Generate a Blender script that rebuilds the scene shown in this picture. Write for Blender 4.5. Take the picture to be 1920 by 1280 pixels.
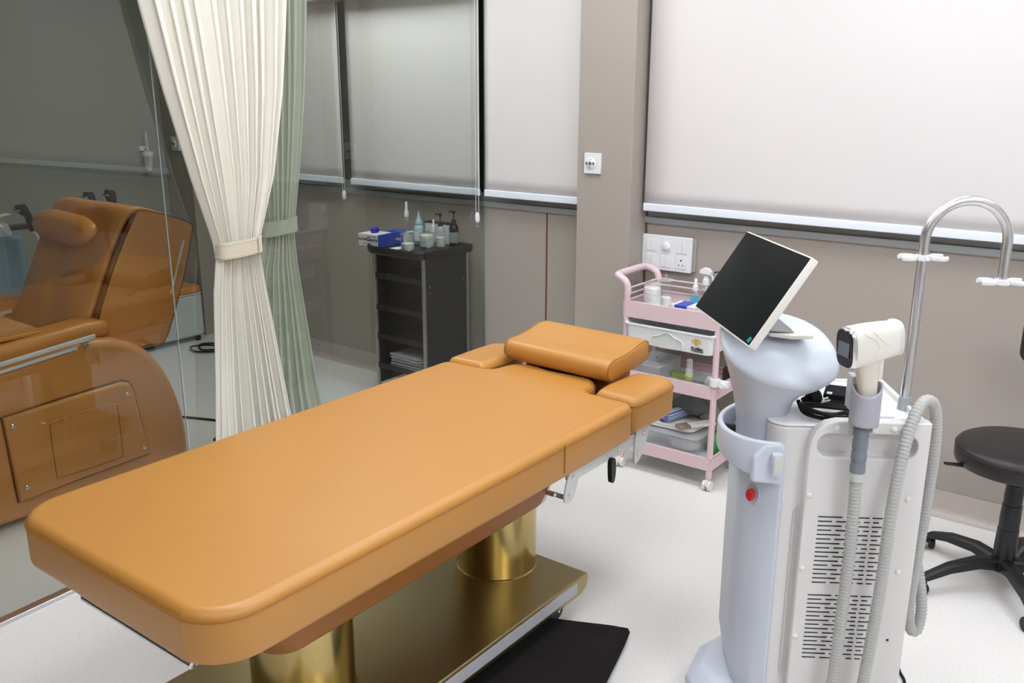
import bpy, bmesh, math, random
from mathutils import Vector, Matrix, Euler
R = math.radians; PI = math.pi
random.seed(7)
SC = bpy.context.scene
for o in list(bpy.data.objects): bpy.data.objects.remove(o)
COL = SC.collection

# ------------------------------------------------------------------ camera, world, lights
PITCH, YAW, ROLL, HCAM, FPX = .27013, -.6495, .0027, 1.6, 1700.0
cd = bpy.data.cameras.new('camera'); cam = bpy.data.objects.new('camera', cd); COL.objects.link(cam)
cd.sensor_width = 36.0; cd.lens = FPX/1920*36.0; cd.clip_start = .05
cam.matrix_world = (Matrix.Translation((0, 0, HCAM)) @ Matrix.Rotation(-YAW, 4, 'Z')
                    @ Matrix.Rotation(PI/2-PITCH, 4, 'X') @ Matrix.Rotation(ROLL, 4, 'Z'))
SC.camera = cam
SC.cycles.transparent_max_bounces = 32
SC.view_settings.view_transform = 'Standard'; SC.view_settings.look = 'None'
SC.view_settings.exposure = 0.0; SC.view_settings.gamma = 1.0; SC.view_settings.use_curve_mapping = False
w = bpy.data.worlds.new('world'); SC.world = w; w.use_nodes = True
w.node_tree.nodes['Background'].inputs[0].default_value = (.16, .2, .17, 1)
w.node_tree.nodes['Background'].inputs[1].default_value = .5
CEIL = 2.62
LAMPS = [(-2.0, 2.75, 1.0), (-.75, 2.75, 1.1), (.6, 2.75, 1.1), (-2.0, 1.45, 1.25), (-.75, 1.45, 1.1), (.6, 1.45, .6), (1.25, .9, 1.9), (.7, -.4, 1.1), (-1.0, -.8, 1.15)]  # last three are unseen fill panels added on the camera side
LAMP_POWER = 10.8
FARFILL = (-3.40, 2.95)  # fill added to brighten the blinds and room behind the glass
FWV = Vector((math.sin(YAW), math.cos(YAW), 0)); RTV = Vector((math.cos(YAW), -math.sin(YAW), 0))
GA = .0605                                    # the glass wall leans off the room's axis a little
def glx(y): return -2.765-(y-1.13)*GA         # x of the glass at y

# ------------------------------------------------------------------ materials
def mat(name, col, rough=.5, metal=0, spec=.5, noise=0, nscale=40, bump=0, bscale=200, coat=0, trans=0, ior=1.45, emit=None, estr=0, sheen=0, alpha=None, col2=None):
    m = bpy.data.materials.new(name); m.use_nodes = True; nt = m.node_tree; b = nt.nodes['Principled BSDF']
    b.inputs['Base Color'].default_value = (*col, 1); b.inputs['Roughness'].default_value = rough
    b.inputs['Metallic'].default_value = metal; b.inputs['Specular IOR Level'].default_value = spec
    b.inputs['Coat Weight'].default_value = coat; b.inputs['Coat Roughness'].default_value = .35; b.inputs['Transmission Weight'].default_value = trans; b.inputs['IOR'].default_value = ior
    b.inputs['Sheen Weight'].default_value = sheen
    if emit: b.inputs['Emission Color'].default_value = (*emit, 1); b.inputs['Emission Strength'].default_value = estr
    tc = nt.nodes.new('ShaderNodeTexCoord')
    if noise or col2:
        n = nt.nodes.new('ShaderNodeTexNoise'); n.inputs['Scale'].default_value = nscale; n.inputs['Detail'].default_value = 3
        nt.links.new(tc.outputs['Object'], n.inputs['Vector'])
        r = nt.nodes.new('ShaderNodeMix'); r.data_type = 'RGBA'
        c2 = col2 or tuple(max(0, c*(1-noise)) for c in col)
        r.inputs[6].default_value = (*c2, 1); r.inputs[7].default_value = (*[min(1, c*(1+noise*.5)) for c in col], 1)
        nt.links.new(n.outputs['Fac'], r.inputs[0]); nt.links.new(r.outputs[2], b.inputs['Base Color'])
    if bump:
        n2 = nt.nodes.new('ShaderNodeTexNoise'); n2.inputs['Scale'].default_value = bscale; n2.inputs['Detail'].default_value = 4
        nt.links.new(tc.outputs['Object'], n2.inputs['Vector'])
        bp = nt.nodes.new('ShaderNodeBump'); bp.inputs['Strength'].default_value = bump; bp.inputs['Distance'].default_value = .002
        nt.links.new(n2.outputs['Fac'], bp.inputs['Height']); nt.links.new(bp.outputs['Normal'], b.inputs['Normal'])
    return m
def thin_glass(name, tint, refl=1.0, mult=1.0, rough=0.0, haze=0, hazecol=(1, 1, 1)):
    """thin sheet: tinted see-through with fresnel gloss"""
    m = bpy.data.materials.new(name); m.use_nodes = True; nt = m.node_tree; nt.nodes.clear()
    out = nt.nodes.new('ShaderNodeOutputMaterial'); t = nt.nodes.new('ShaderNodeBsdfTransparent'); t.inputs[0].default_value = (*tint, 1)
    g = nt.nodes.new('ShaderNodeBsdfGlossy'); g.inputs['Roughness'].default_value = rough; g.inputs[0].default_value = (refl, refl, refl, 1)
    ge = nt.nodes.new('ShaderNodeNewGeometry'); dt = nt.nodes.new('ShaderNodeVectorMath'); dt.operation = 'DOT_PRODUCT'
    nt.links.new(ge.outputs['Normal'], dt.inputs[0]); nt.links.new(ge.outputs['Incoming'], dt.inputs[1])
    def ma(op, a, b=None):                                   # schlick's fresnel, the same from both sides of the sheet
        n = nt.nodes.new('ShaderNodeMath'); n.operation = op
        for k, v in enumerate((a, b)):
            if v is None: continue
            if isinstance(v, float): n.inputs[k].default_value = v
            else: nt.links.new(v, n.inputs[k])
        return n.outputs[0]
    mm = ma('MULTIPLY', ma('ADD', ma('MULTIPLY', ma('POWER', ma('SUBTRACT', 1.0, ma('ABSOLUTE', dt.outputs['Value'])), 5.0), .96), .04), float(mult))
    mm = nt.nodes[-1]; mm.use_clamp = True
    mx = nt.nodes.new('ShaderNodeMixShader'); nt.links.new(mm.outputs[0], mx.inputs[0]); nt.links.new(t.outputs[0], mx.inputs[1]); nt.links.new(g.outputs[0], mx.inputs[2])
    last = mx
    if haze:
        d = nt.nodes.new('ShaderNodeBsdfDiffuse'); d.inputs[0].default_value = (*hazecol, 1)
        m2 = nt.nodes.new('ShaderNodeMixShader'); m2.inputs[0].default_value = haze
        nt.links.new(mx.outputs[0], m2.inputs[1]); nt.links.new(d.outputs[0], m2.inputs[2]); last = m2
    nt.links.new(last.outputs[0], out.inputs[0]); return m

M = {}
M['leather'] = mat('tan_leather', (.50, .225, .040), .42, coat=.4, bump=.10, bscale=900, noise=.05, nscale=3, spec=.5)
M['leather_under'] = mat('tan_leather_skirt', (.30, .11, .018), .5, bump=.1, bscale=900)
M['leather_dark'] = mat('brown_leather', (.66, .27, .065), .36, bump=.10, bscale=700, noise=.12, nscale=4)
M['piping'] = mat('tan_piping', (.34, .13, .02), .5)
M['stitch'] = mat('seam_thread', (.30, .12, .03), .7)
M['gold'] = mat('brushed_gold', (.52, .40, .17), .22, metal=1, noise=.1, nscale=5)
M['gold_plate'] = mat('satin_gold_plate', (.46, .38, .20), .33, metal=1, noise=.08, nscale=5)
M['steel_white'] = mat('white_painted_steel', (.72, .74, .74), .35)
M['steel'] = mat('chrome_steel', (.7, .7, .72), .22, metal=1)
M['alu'] = mat('satin_aluminium', (.72, .72, .74), .28, metal=1)
M['alu_trim'] = mat('grey_aluminium_trim', (.42, .44, .45), .4, metal=.4)
M['black'] = mat('black_plastic', (.012, .012, .014), .42, bump=.1, bscale=500)
M['black_leather'] = mat('black_vinyl', (.022, .018, .018), .38, bump=.12, bscale=800)
M['black_gloss'] = mat('black_gloss', (.008, .009, .012), .08)
M['rubber'] = mat('black_rubber', (.010, .010, .010), .6, spec=.25)
M['white_plastic'] = mat('white_plastic', (.82, .83, .85), .35)
M['cream_plastic'] = mat('cream_plastic', (.80, .77, .72), .32)
M['cabinet'] = mat('warm_white_enamel', (.74, .72, .715), .45, noise=.03, nscale=2)
M['bluegrey'] = mat('pale_blue_grey_plastic', (.60, .645, .74), .33)
M['bluegrey_dark'] = mat('blue_grey_plastic', (.53, .555, .62), .4)
M['greygrip'] = mat('slate_grip', (.20, .22, .26), .5)
M['cup'] = mat('lilac_grey_plastic', (.42, .42, .48), .42)
M['hose'] = mat('grey_corrugated_hose', (.46, .46, .45), .4)
M['red'] = mat('red_button', (.62, .02, .025), .3)
M['screen'] = mat('dark_screen', (.008, .010, .011), .16, spec=.13)
M['lcd'] = mat('grey_lcd', (.16, .19, .25), .2)
M['teal'] = mat('teal_sticker', (.0, .25, .22), .5)
M['pink'] = mat('pink_enamel', (.76, .57, .61), .38)
M['white_tray'] = mat('white_sheet', (.80, .82, .82), .35)
M['laminate'] = mat('taupe_laminate', (.42, .37, .335), .33, noise=.05, nscale=120, bump=.05, bscale=600)
M['groove'] = mat('red_brown_groove', (.17, .06, .03), .6)
M['blind'] = mat('roller_blind_cloth', (.74, .70, .70), .85, noise=.03, nscale=300, bump=.1, bscale=900)
M['bar'] = mat('white_blind_bar', (.84, .88, .98), .6)
M['paint'] = mat('warm_white_paint', (.55, .53, .51), .8)
M['paint_grey'] = mat('grey_green_paint', (.27, .275, .23), .8, noise=.03, nscale=2)
M['ceiling'] = mat('white_ceiling', (.80, .80, .80), .9)
M['wall_far'] = mat('greige_laminate', (.20, .17, .145), .4)
M['curtain'] = mat('cream_curtain_cloth', (.79, .77, .69), .9, bump=.15, bscale=1200, sheen=.2)
M['curtain_green'] = mat('glass_tinted_cream_cloth', (.80, .82, .70), .9, bump=.15, bscale=1200, sheen=.2)  # cream cloth with the green tint of the glass put into its colour
M['tie'] = mat('beige_tieback', (.66, .60, .47), .85)
M['tie_green'] = mat('glass_tinted_tieback', (.66, .69, .55), .85)  # tieback with the same glass tint put into its colour
M['rug'] = mat('dark_brown_pile', (.008, .006, .0055), .95)
M['led'] = mat('led_diffuser', (1, 1, 1), .5, emit=(.93, .965, 1.0), estr=LAMP_POWER)
M['fill_far'] = mat('far_fill_diffuser', (1, 1, 1), .5, emit=(.95, 1, .98), estr=18.5)  # glow of the fill panel added behind the glass
M['cotton'] = mat('cotton_wool', (.88, .88, .86), .95, bump=.8, bscale=150)
M['blue'] = mat('blue_carton', (.02, .05, .42), .4, col2=(.05, .12, .62), nscale=60)
M['carton'] = mat('white_carton', (.80, .81, .84), .5)
M['purple'] = mat('violet_nitrile', (.05, .02, .45), .5)
M['ink'] = mat('black_ink', (.02, .02, .03), .6)
M['yellow'] = mat('golden_print', (.80, .48, .03), .5)
M['liquid_blue'] = mat('blue_liquid', (.06, .42, .60), .15)
M['liquid_teal'] = mat('pale_teal_bottle', (.42, .62, .66), .3)
M['green'] = mat('green_plastic', (.04, .30, .05), .4)
M['lime'] = mat('lime_label', (.45, .62, .12), .5)
M['grey_cloth'] = mat('grey_cloth', (.16, .17, .17), .95, bump=.4, bscale=400)
M['brown_cloth'] = mat('brown_cloth', (.30, .22, .17), .95, bump=.4, bscale=400)
M['white_cloth'] = mat('white_towelling', (.80, .78, .75), .95, bump=.6, bscale=400)
M['paper'] = mat('white_paper', (.72, .72, .78), .7)
M['ottoman'] = mat('white_box_shell', (.62, .66, .66), .4)
M['bluetank'] = mat('blue_grey_tank', (.16, .27, .34), .25)
M['clear'] = thin_glass('clear_acrylic', (.975, .985, .985), mult=2.0, haze=.02)
M['frost'] = thin_glass('frosted_box_plastic', (.98, .98, .99), rough=.2, haze=.30, hazecol=(.95, .96, 1.0))
M['pane'] = thin_glass('tinted_partition_glass', (.68, .715, .69), mult=1.6)
M['window'] = mat('night_window_glass', (.03, .04, .03), .1, col2=(.10, .12, .07), nscale=9)
def striped(name, a, b, scale, axis='Z'):
    m = mat(name, a, .9); nt = m.node_tree; tc = nt.nodes['Texture Coordinate']; wv = nt.nodes.new('ShaderNodeTexWave')
    wv.bands_direction = axis; wv.inputs['Scale'].default_value = scale
    cr = nt.nodes.new('ShaderNodeValToRGB'); cr.color_ramp.interpolation = 'CONSTANT'
    cr.color_ramp.elements[0].color = (*a, 1); cr.color_ramp.elements[1].color = (*b, 1); cr.color_ramp.elements[1].position = .5
    nt.links.new(tc.outputs['Object'], wv.inputs[0]); nt.links.new(wv.outputs['Fac'], cr.inputs[0])
    nt.links.new(cr.outputs[0], nt.nodes['Principled BSDF'].inputs['Base Color']); return m
M['stripe'] = striped('blue_striped_cloth', (.10, .16, .42), (.62, .68, .82), 38, 'Z')
def floor_mat(name, base, dark, light):
    m = mat(name, base, .42); nt = m.node_tree; b = nt.nodes['Principled BSDF']; tc = nt.nodes['Texture Coordinate']
    v = nt.nodes.new('ShaderNodeTexVoronoi'); v.inputs['Scale'].default_value = 130
    v2 = nt.nodes.new('ShaderNodeTexNoise'); v2.inputs['Scale'].default_value = 170; v2.inputs['Detail'].default_value = 2
    cr = nt.nodes.new('ShaderNodeValToRGB'); e = cr.color_ramp.elements
    e[0].color = (*light, 1); e[0].position = .0; e[1].color = (*base, 1); e[1].position = .22
    cr2 = nt.nodes.new('ShaderNodeValToRGB'); f = cr2.color_ramp.elements
    f[0].color = (*dark, 1); f[0].position = .30; f[1].color = (1, 1, 1, 1); f[1].position = .46
    mx = nt.nodes.new('ShaderNodeMix'); mx.data_type = 'RGBA'; mx.blend_type = 'MULTIPLY'; mx.inputs[0].default_value = 1
    nt.links.new(tc.outputs['Object'], v.inputs['Vector']); nt.links.new(tc.outputs['Object'], v2.inputs['Vector'])
    nt.links.new(v.outputs['Distance'], cr.inputs[0]); nt.links.new(v2.outputs['Fac'], cr2.inputs[0])
    nt.links.new(cr.outputs[0], mx.inputs[6]); nt.links.new(cr2.outputs[0], mx.inputs[7]); nt.links.new(mx.outputs[2], b.inputs['Base Color'])
    return m
M['floor'] = floor_mat('speckled_vinyl', (.82, .80, .785), (.88, .86, .84), (.92, .91, .89))
M['cove'] = floor_mat('speckled_vinyl_shaded', (.56, .50, .465), (.86, .84, .81), (.72, .67, .62))  # floor vinyl again, shade of the upright face put into the colour

# ------------------------------------------------------------------ mesh builder
class MB:
    def __init__(s): s.v = []; s.f = []; s.T = None
    def add(s, vs, fs, T=None):
        n = len(s.v); T = T if T is not None else s.T
        s.v += [tuple(T @ Vector(p)) if T is not None else tuple(p) for p in vs]; s.f += [tuple(i+n for i in f) for f in fs]; return s
    def box(s, x0, x1, y0, y1, z0, z1, T=None):
        vs = [(x, y, z) for x in (x0, x1) for y in (y0, y1) for z in (z0, z1)]
        return s.add(vs, [(0, 1, 3, 2), (4, 6, 7, 5), (0, 4, 5, 1), (2, 3, 7, 6), (0, 2, 6, 4), (1, 5, 7, 3)], T)
    def prism(s, poly, a, b, axis='z', T=None):
        """poly = 2D outline; axis z: (x,y) ; y: (x,z) ; x: (y,z)"""
        def P(p, h): return {'z': (p[0], p[1], h), 'y': (p[0], h, p[1]), 'x': (h, p[0], p[1])}[axis]
        n = len(poly); vs = [P(p, a) for p in poly]+[P(p, b) for p in poly]
        fs = [tuple(range(n))[::-1], tuple(range(n, 2*n))]+[(i, (i+1) % n, n+(i+1) % n, n+i) for i in range(n)]
        return s.add(vs, fs, T)
    def loft(s, rings, cap=True, closed=True, T=None):
        n = len(rings[0]); vs = [p for r in rings for p in r]; fs = []
        for k in range(len(rings)-1):
            for i in range(n if closed else n-1):
                j = (i+1) % n; fs.append((k*n+i, k*n+j, (k+1)*n+j, (k+1)*n+i))
        if cap: fs.append(tuple(range(n))[::-1]); fs.append(tuple(range((len(rings)-1)*n, len(rings)*n)))
        return s.add(vs, fs, T)
    def lathe(s, prof, c=(0, 0, 0), n=24, T=None):
        rings = [[(c[0]+max(r, 1e-5)*math.cos(2*PI*i/n), c[1]+max(r, 1e-5)*math.sin(2*PI*i/n), c[2]+z) for i in range(n)] for r, z in prof]
        return s.loft(rings, True, True, T)
    def cyl(s, r, a, b, n=20, r2=None, T=None):
        a = Vector(a); b = Vector(b); d = (b-a); L = d.length; q = d.to_track_quat('Z', 'Y').to_matrix().to_4x4()
        Q = Matrix.Translation(a) @ q
        r2 = r if r2 is None else r2
        rings = [[tuple(Q @ Vector((rr*math.cos(2*PI*i/n), rr*math.sin(2*PI*i/n), z))) for i in range(n)] for rr, z in ((r, 0), (r2, L))]
        return s.loft(rings, True, True, T)
    def tube(s, pts, r, n=12, closed=False, T=None, cap=True, flat=None):
        pts = [Vector(p) for p in pts]; N = len(pts); rings = []; prev = None
        for i, p in enumerate(pts):
            if closed: t = pts[(i+1) % N]-pts[i-1]
            else: t = pts[min(i+1, N-1)]-pts[max(i-1, 0)]
            t.normalize()
            if prev is None:
                up = Vector((0, 0, 1)) if abs(t.z) < .9 else Vector((1, 0, 0)); a = t.cross(up).normalized()
            else: a = (prev-t*prev.dot(t)).normalized()
            prev = a; b = t.cross(a); rr = r[i] if isinstance(r, (list, tuple)) else r; f = flat or 1
            rings.append([tuple(p+a*rr*math.cos(2*PI*k/n)+b*rr*f*math.sin(2*PI*k/n)) for k in range(n)])
        if closed: rings.append(rings[0])
        return s.loft(rings, cap and not closed, True, T)
    def sphere(s, c, r, n=16, sz=1.0, T=None):
        prof = [(r*math.sin(PI*k/10), -r*sz*math.cos(PI*k/10)) for k in range(11)]
        return s.lathe(prof, c, n, T)
    def build(s, name, m, parent=None, bevel=0, seg=3, smooth=True, angle=35, sub=0, kind=None, label=None, flatz=False):
        me = bpy.data.meshes.new(name); me.from_pydata(s.v, [], s.f)
        bm = bmesh.new(); bm.from_mesh(me); bmesh.ops.remove_doubles(bm, verts=bm.verts, dist=1e-6)
        bmesh.ops.recalc_face_normals(bm, faces=bm.faces); bm.to_mesh(me); bm.free()
        me.materials.append(M[m] if isinstance(m, str) else m)
        if smooth:
            me.polygons.foreach_set('use_smooth', [len(p.vertices) < 12 for p in me.polygons]); me.set_sharp_from_angle(angle=R(angle))
            if flatz:
                zs = [v.co.z for v in me.vertices]; lo, hi = min(zs)+1e-5, max(zs)-1e-5
                for p in me.polygons:
                    q = [me.vertices[i].co.z for i in p.vertices]
                    if min(q) > hi or max(q) < lo: p.use_smooth = False
        o = bpy.data.objects.new(name, me); COL.objects.link(o)
        if parent is not None: o.parent = parent
        if bevel:
            md = o.modifiers.new('bevel', 'BEVEL'); md.width = bevel; md.segments = seg; md.limit_method = 'ANGLE'; md.angle_limit = R(40); md.harden_normals = True
        if sub:
            md = o.modifiers.new('sub', 'SUBSURF'); md.levels = sub; md.render_levels = sub
        if kind: o['kind'] = kind
        if label: o['label'] = label
        return o
def thing(name, label, cat, loc=(0, 0, 0), rz=0, group=None):
    o = bpy.data.objects.new(name, None); COL.objects.link(o); o.empty_display_size = .05
    o.matrix_world = Matrix.Translation(Vector(loc)) @ Matrix.Rotation(rz, 4, 'Z')
    o.location = loc; o.rotation_euler = (0, 0, rz)
    o['label'] = label; o['category'] = cat
    if group: o['group'] = group
    return o
def tag(o, label, cat, group=None):
    o['label'] = label; o['category'] = cat
    if group: o['group'] = group
    return o
def rootM(o): return Matrix.Translation(o.location) @ Matrix.Rotation(o.rotation_euler.z, 4, 'Z')
def boolean(o, cutter, op='DIFFERENCE'):
    md = o.modifiers.new('b', 'BOOLEAN'); md.object = cutter; md.operation = op; md.solver = 'EXACT'
    bpy.context.view_layer.update(); dg = bpy.context.evaluated_depsgraph_get()
    me = bpy.data.meshes.new_from_object(o.evaluated_get(dg)); o.modifiers.remove(md); old = o.data; o.data = me; me.name = o.name
    bpy.data.objects.remove(cutter)
    me.polygons.foreach_set('use_smooth', [True]*len(me.polygons)); me.set_sharp_from_angle(angle=R(35))
def text(name, s, size, m, parent, T, ext=.0004, align='CENTER', bold=0):
    c = bpy.data.curves.new(name, 'FONT'); c.body = s; c.size = size; c.extrude = ext; c.align_x = align; c.align_y = 'CENTER'; c.offset = bold
    t = bpy.data.objects.new(name, c); COL.objects.link(t); bpy.context.view_layer.update()
    me = bpy.data.meshes.new_from_object(t.evaluated_get(bpy.context.evaluated_depsgraph_get()))
    bpy.data.objects.remove(t); me.transform(T); me.materials.clear(); me.materials.append(M[m])
    o = bpy.data.objects.new(name, me); COL.objects.link(o); o.parent = parent; return o
def rrect(x0, x1, y0, y1, r, n=6):
    if not isinstance(r, (list, tuple)): r = [r]*4
    out = []
    for (cx, cy, a0), rr in zip([(x1, y1, 0), (x0, y1, 90), (x0, y0, 180), (x1, y0, 270)], r):
        ccx = cx-rr if cx == x1 else cx+rr; ccy = cy-rr if cy == y1 else cy+rr
        for k in range(n+1):
            a = R(a0+90*k/n); out.append((ccx+rr*math.cos(a), ccy+rr*math.sin(a)))
            if rr < 1e-6: break
    return out
def catmull(pts, n=8, closed=False):
    P = [Vector(p) for p in pts]; N = len(P); out = []
    for i in range(N if closed else N-1):
        if closed: p0, p1, p2, p3 = P[i-1], P[i], P[(i+1) % N], P[(i+2) % N]
        else: p0, p1, p2, p3 = P[max(i-1, 0)], P[i], P[i+1], P[min(i+2, N-1)]
        for k in range(n):
            t = k/n; out.append(.5*((2*p1)+(-p0+p2)*t+(2*p0-5*p1+4*p2-p3)*t*t+(-p0+3*p1-3*p2+p3)*t**3))
    if not closed: out.append(P[-1])
    return out
def lerp(a, b, t): return a+(b-a)*t
def interp(x, xs, ys):
    if x <= xs[0]: return ys[0]
    for i in range(len(xs)-1):
        if x <= xs[i+1]: return lerp(ys[i], ys[i+1], (x-xs[i])/(xs[i+1]-xs[i]))
    return ys[-1]
def struct(name, b, m, parent=None, **k): return b.build(name, m, parent, kind='structure', **k)

# ------------------------------------------------------------------ room shell
YW = 3.61; XL = -5.5; XR = 1.7; YF = -1.7
struct('floor', MB().box(XL-.1, XR+.1, YF-.1, YW+.1, -.1, 0), 'floor', smooth=False)
struct('ceiling', MB().box(XL-.1, XR+.1, YF-.1, YW+.1, CEIL, CEIL+.1), 'ceiling', smooth=False)
struct('wall_right', MB().box(XR, XR+.1, YF-.1, YW+.1, 0, CEIL), 'paint', smooth=False)
struct('wall_front', MB().box(XL-.1, XR, YF-.1, YF, 0, CEIL), 'wall_far', smooth=False)
struct('wall_left', MB().box(XL-.1, XL, YF, YW+.1, 0, CEIL), 'paint_grey', smooth=False)
struct('wall_back', MB().box(XL, XR, YW, YW+.1, 0, 1.03).box(XL, XR, YW, YW+.1, 2.34, CEIL), 'laminate', smooth=False)
# column between the windows, and its twin in the far corner
struct('wall_column', MB().box(-2.262, -1.985, 3.46, YW, 0, CEIL), 'laminate', bevel=.004)
struct('wall_column_far', MB().box(XL, -5.22, 3.46, YW, 0, CEIL), 'laminate', bevel=.004)
# coved vinyl skirting
def cove(name, x0, x1):
    prof = [(YW-.001, .1), (YW-.004, .1)]+[(YW-.004-.03*(1-math.cos(a)), .001+.03*(1-math.sin(a))) for a in [PI/2*k/6 for k in range(7)]][0:7]
    prof = [(YW-.001, .1), (YW-.005, .1)]+[(YW-.005-.03*(1-math.cos(R(15*k))), .031-.03*math.sin(R(15*k))) for k in range(7)]+[(YW-.001, .001)]
    struct(name, MB().prism(prof, x0, x1, 'x'), 'cove')
cove('baseboard_back', -1.985, XR); cove('baseboard_middle', -5.22, -2.262)
struct('baseboard_column', MB().prism([(-2.27, 3.45), (-1.977, 3.45), (-1.977, YW), (-2.27, YW)], .0, .1), 'cove', bevel=.003)
struct('trim_1', MB().box(-2.532, -2.525, YW-.003, YW+.002, .1, 1.03), 'groove', smooth=False)
struct('trim_2', MB().box(-1.985, -1.979, YW-.006, YW+.002, .1, 1.08), 'groove', smooth=False)
# windows: aluminium frame, dark pane
def window(name, x0, x1):
    f = MB(); f.box(x0, x1, YW-.014, YW+.06, 1.030, 1.058).box(x0, x1, YW+.006, YW+.06, 1.058, 1.10)
    f.box(x0, x1, YW+.006, YW+.06, 2.30, 2.34)
    k = max(1, round((x1-x0)/1.1))
    for i in range(k+1):
        xm = lerp(x0+.02, x1-.02, i/k); f.box(xm-.02, xm+.02, YW+.012, YW+.06, 1.10, 2.30)
    o = struct(name, f, 'alu_trim', bevel=.002)
    MB().box(x0, x1, YW+.04, YW+.046, 1.09, 2.31).build('glass_pane', 'window', o, smooth=False)
window('window_1', -1.985, XR); window('window_2', -5.22, -2.262)
struct('trim_3', MB().box(-5.22, -2.94, 3.47, 3.60, 2.06, 2.34), 'laminate', bevel=.003)   # pelmet over the far windows

# glass partition: two panes, floor track, head track
GROT = math.atan(GA)
def gpt(y, off, z): return (glx(y)+off, y, z)
def gbox(b, y0, y1, o0, o1, z0, z1):
    vs = [gpt(y, o, z) for y in (y0, y1) for o in (o0, o1) for z in (z0, z1)]
    b.add(vs, [(0, 1, 3, 2), (4, 6, 7, 5), (0, 4, 5, 1), (2, 3, 7, 6), (0, 2, 6, 4), (1, 5, 7, 3)]); return b
def gsheet(b, y0, y1, z0, z1):
    return b.add([gpt(y0, 0, z0), gpt(y1, 0, z0), gpt(y1, 0, z1), gpt(y0, 0, z1)], [(0, 1, 2, 3)])
M['edge'] = mat('glass_edge', (.38, .45, .50), .2, spec=.6)
for n, (a, b_) in enumerate([(YF, 1.742), (1.748, 3.605)]):
    o = struct('window_glass_panel', gsheet(MB(), a, b_, .012, CEIL), 'pane', smooth=False)
    o['label'] = ['clear glass partition panel nearer the camera, left of the curtain', 'clear glass partition panel between curtain and window wall'][n]
    ed = MB(); gbox(ed, b_-.0015, b_, -.003, .003, .012, CEIL); ed.build('glass_edge', 'edge', o, smooth=False)
struct('trim_4', gbox(MB(), YF, 3.60, -.018, .018, 0, .014), 'alu', bevel=.003)
struct('trim_5', gbox(MB(), YF, 3.46, -.02, .02, CEIL-.03, CEIL), 'alu', bevel=.003)

# ------------------------------------------------------------------ ceiling lamps and added fill panels
for i, (x, y, k) in enumerate(LAMPS):
    t = thing('ceiling_light', 'one of the square white LED ceiling and added fill panels above the treatment room', 'light', (x, y, CEIL), 0, 'ceiling panels over the treatment room')
    MB().box(-.32, .32, -.32, .32, -.012, 0).build('frame', 'white_plastic', t, bevel=.002)
    m = M['led'].copy(); m.node_tree.nodes['Principled BSDF'].inputs['Emission Strength'].default_value = LAMP_POWER*k
    MB().box(-.3, .3, -.3, .3, -.016, -.0125).build('diffuser', m, t, smooth=False)
t = thing('ceiling_light', 'added fill panel brightening the room behind the glass', 'light', (*FARFILL, CEIL))
MB().box(-.32, .32, -.32, .32, -.012, 0).build('frame', 'white_plastic', t, bevel=.002)
MB().box(-.3, .3, -.3, .3, -.016, -.0125).build('diffuser', 'fill_far', t, smooth=False)

# ------------------------------------------------------------------ roller blinds
def blind(label, x0, x1, chain=None, yb=3.552):
    t = thing('roller_blind', label, 'blind', ((x0+x1)/2, yb, 1.09), 0, None)
    w = (x1-x0)/2
    g = MB(); nx, nz = 24, 20; rows = []
    for j in range(nz+1):
        z = 1.028+(1.25)*j/nz-1.0
        rows.append([(lerp(-w, w, i/nx), .0015*math.sin(i*.9+j*.35)*max(0, 1-j/9), z) for i in range(nx+1)])
    g.loft(rows, cap=False, closed=False); c = g.build('cloth', 'blind', t)
    md = c.modifiers.new('thick', 'SOLIDIFY'); md.thickness = .0012
    MB().prism(rrect(-.007, .006, 0, .033, .003), -w, w, 'x').build('bottom_bar', 'bar', t)
    MB().cyl(.022, (-w, 0, 1.262), (w, 0, 1.262)).build('roller', 'white_plastic', t)
    if chain is not None:
        cx, zl = chain; cx -= (x0+x1)/2; b = MB(); zb = zl-1.09
        for sx in (-.009, .009):
            z = 1.24; 
            b.tube([(cx+sx, -.03, 1.24), (cx+sx, -.03, zb+.03)], .0009, 6)
            while z > zb+.03: b.sphere((cx+sx, -.03, z), .0021, 6); z -= .0075
        b.build('chain', 'white_plastic', t)
        b = MB(); b.lathe([(.001, 0), (.010, .008), (.013, .025), (.011, .045), (.003, .055)], (cx, -.03, zb-.0), 14); wgt = b.build('chain_weight', 'white_plastic', t)
        MB().lathe([(.001, 0), (.009, .006), (.0125, .02), (.0125, .03)], (cx, -.03, zb-.024), 14).build('weight_tip', 'clear', wgt)
    return t
blind('wide cream roller blind over the window right of the column, above the sockets', -1.967, 1.3)
blind('narrow cream roller blind between the glass partition edge and the column', -2.868, -2.24)
blind('grey looking roller blind behind the glass, above the black cart', -3.83, -2.905, (-2.895, .955))
blind('roller blind behind the glass, partly hidden by the curtain there', -4.95, -3.90, (-3.865, 1.0))

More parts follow.
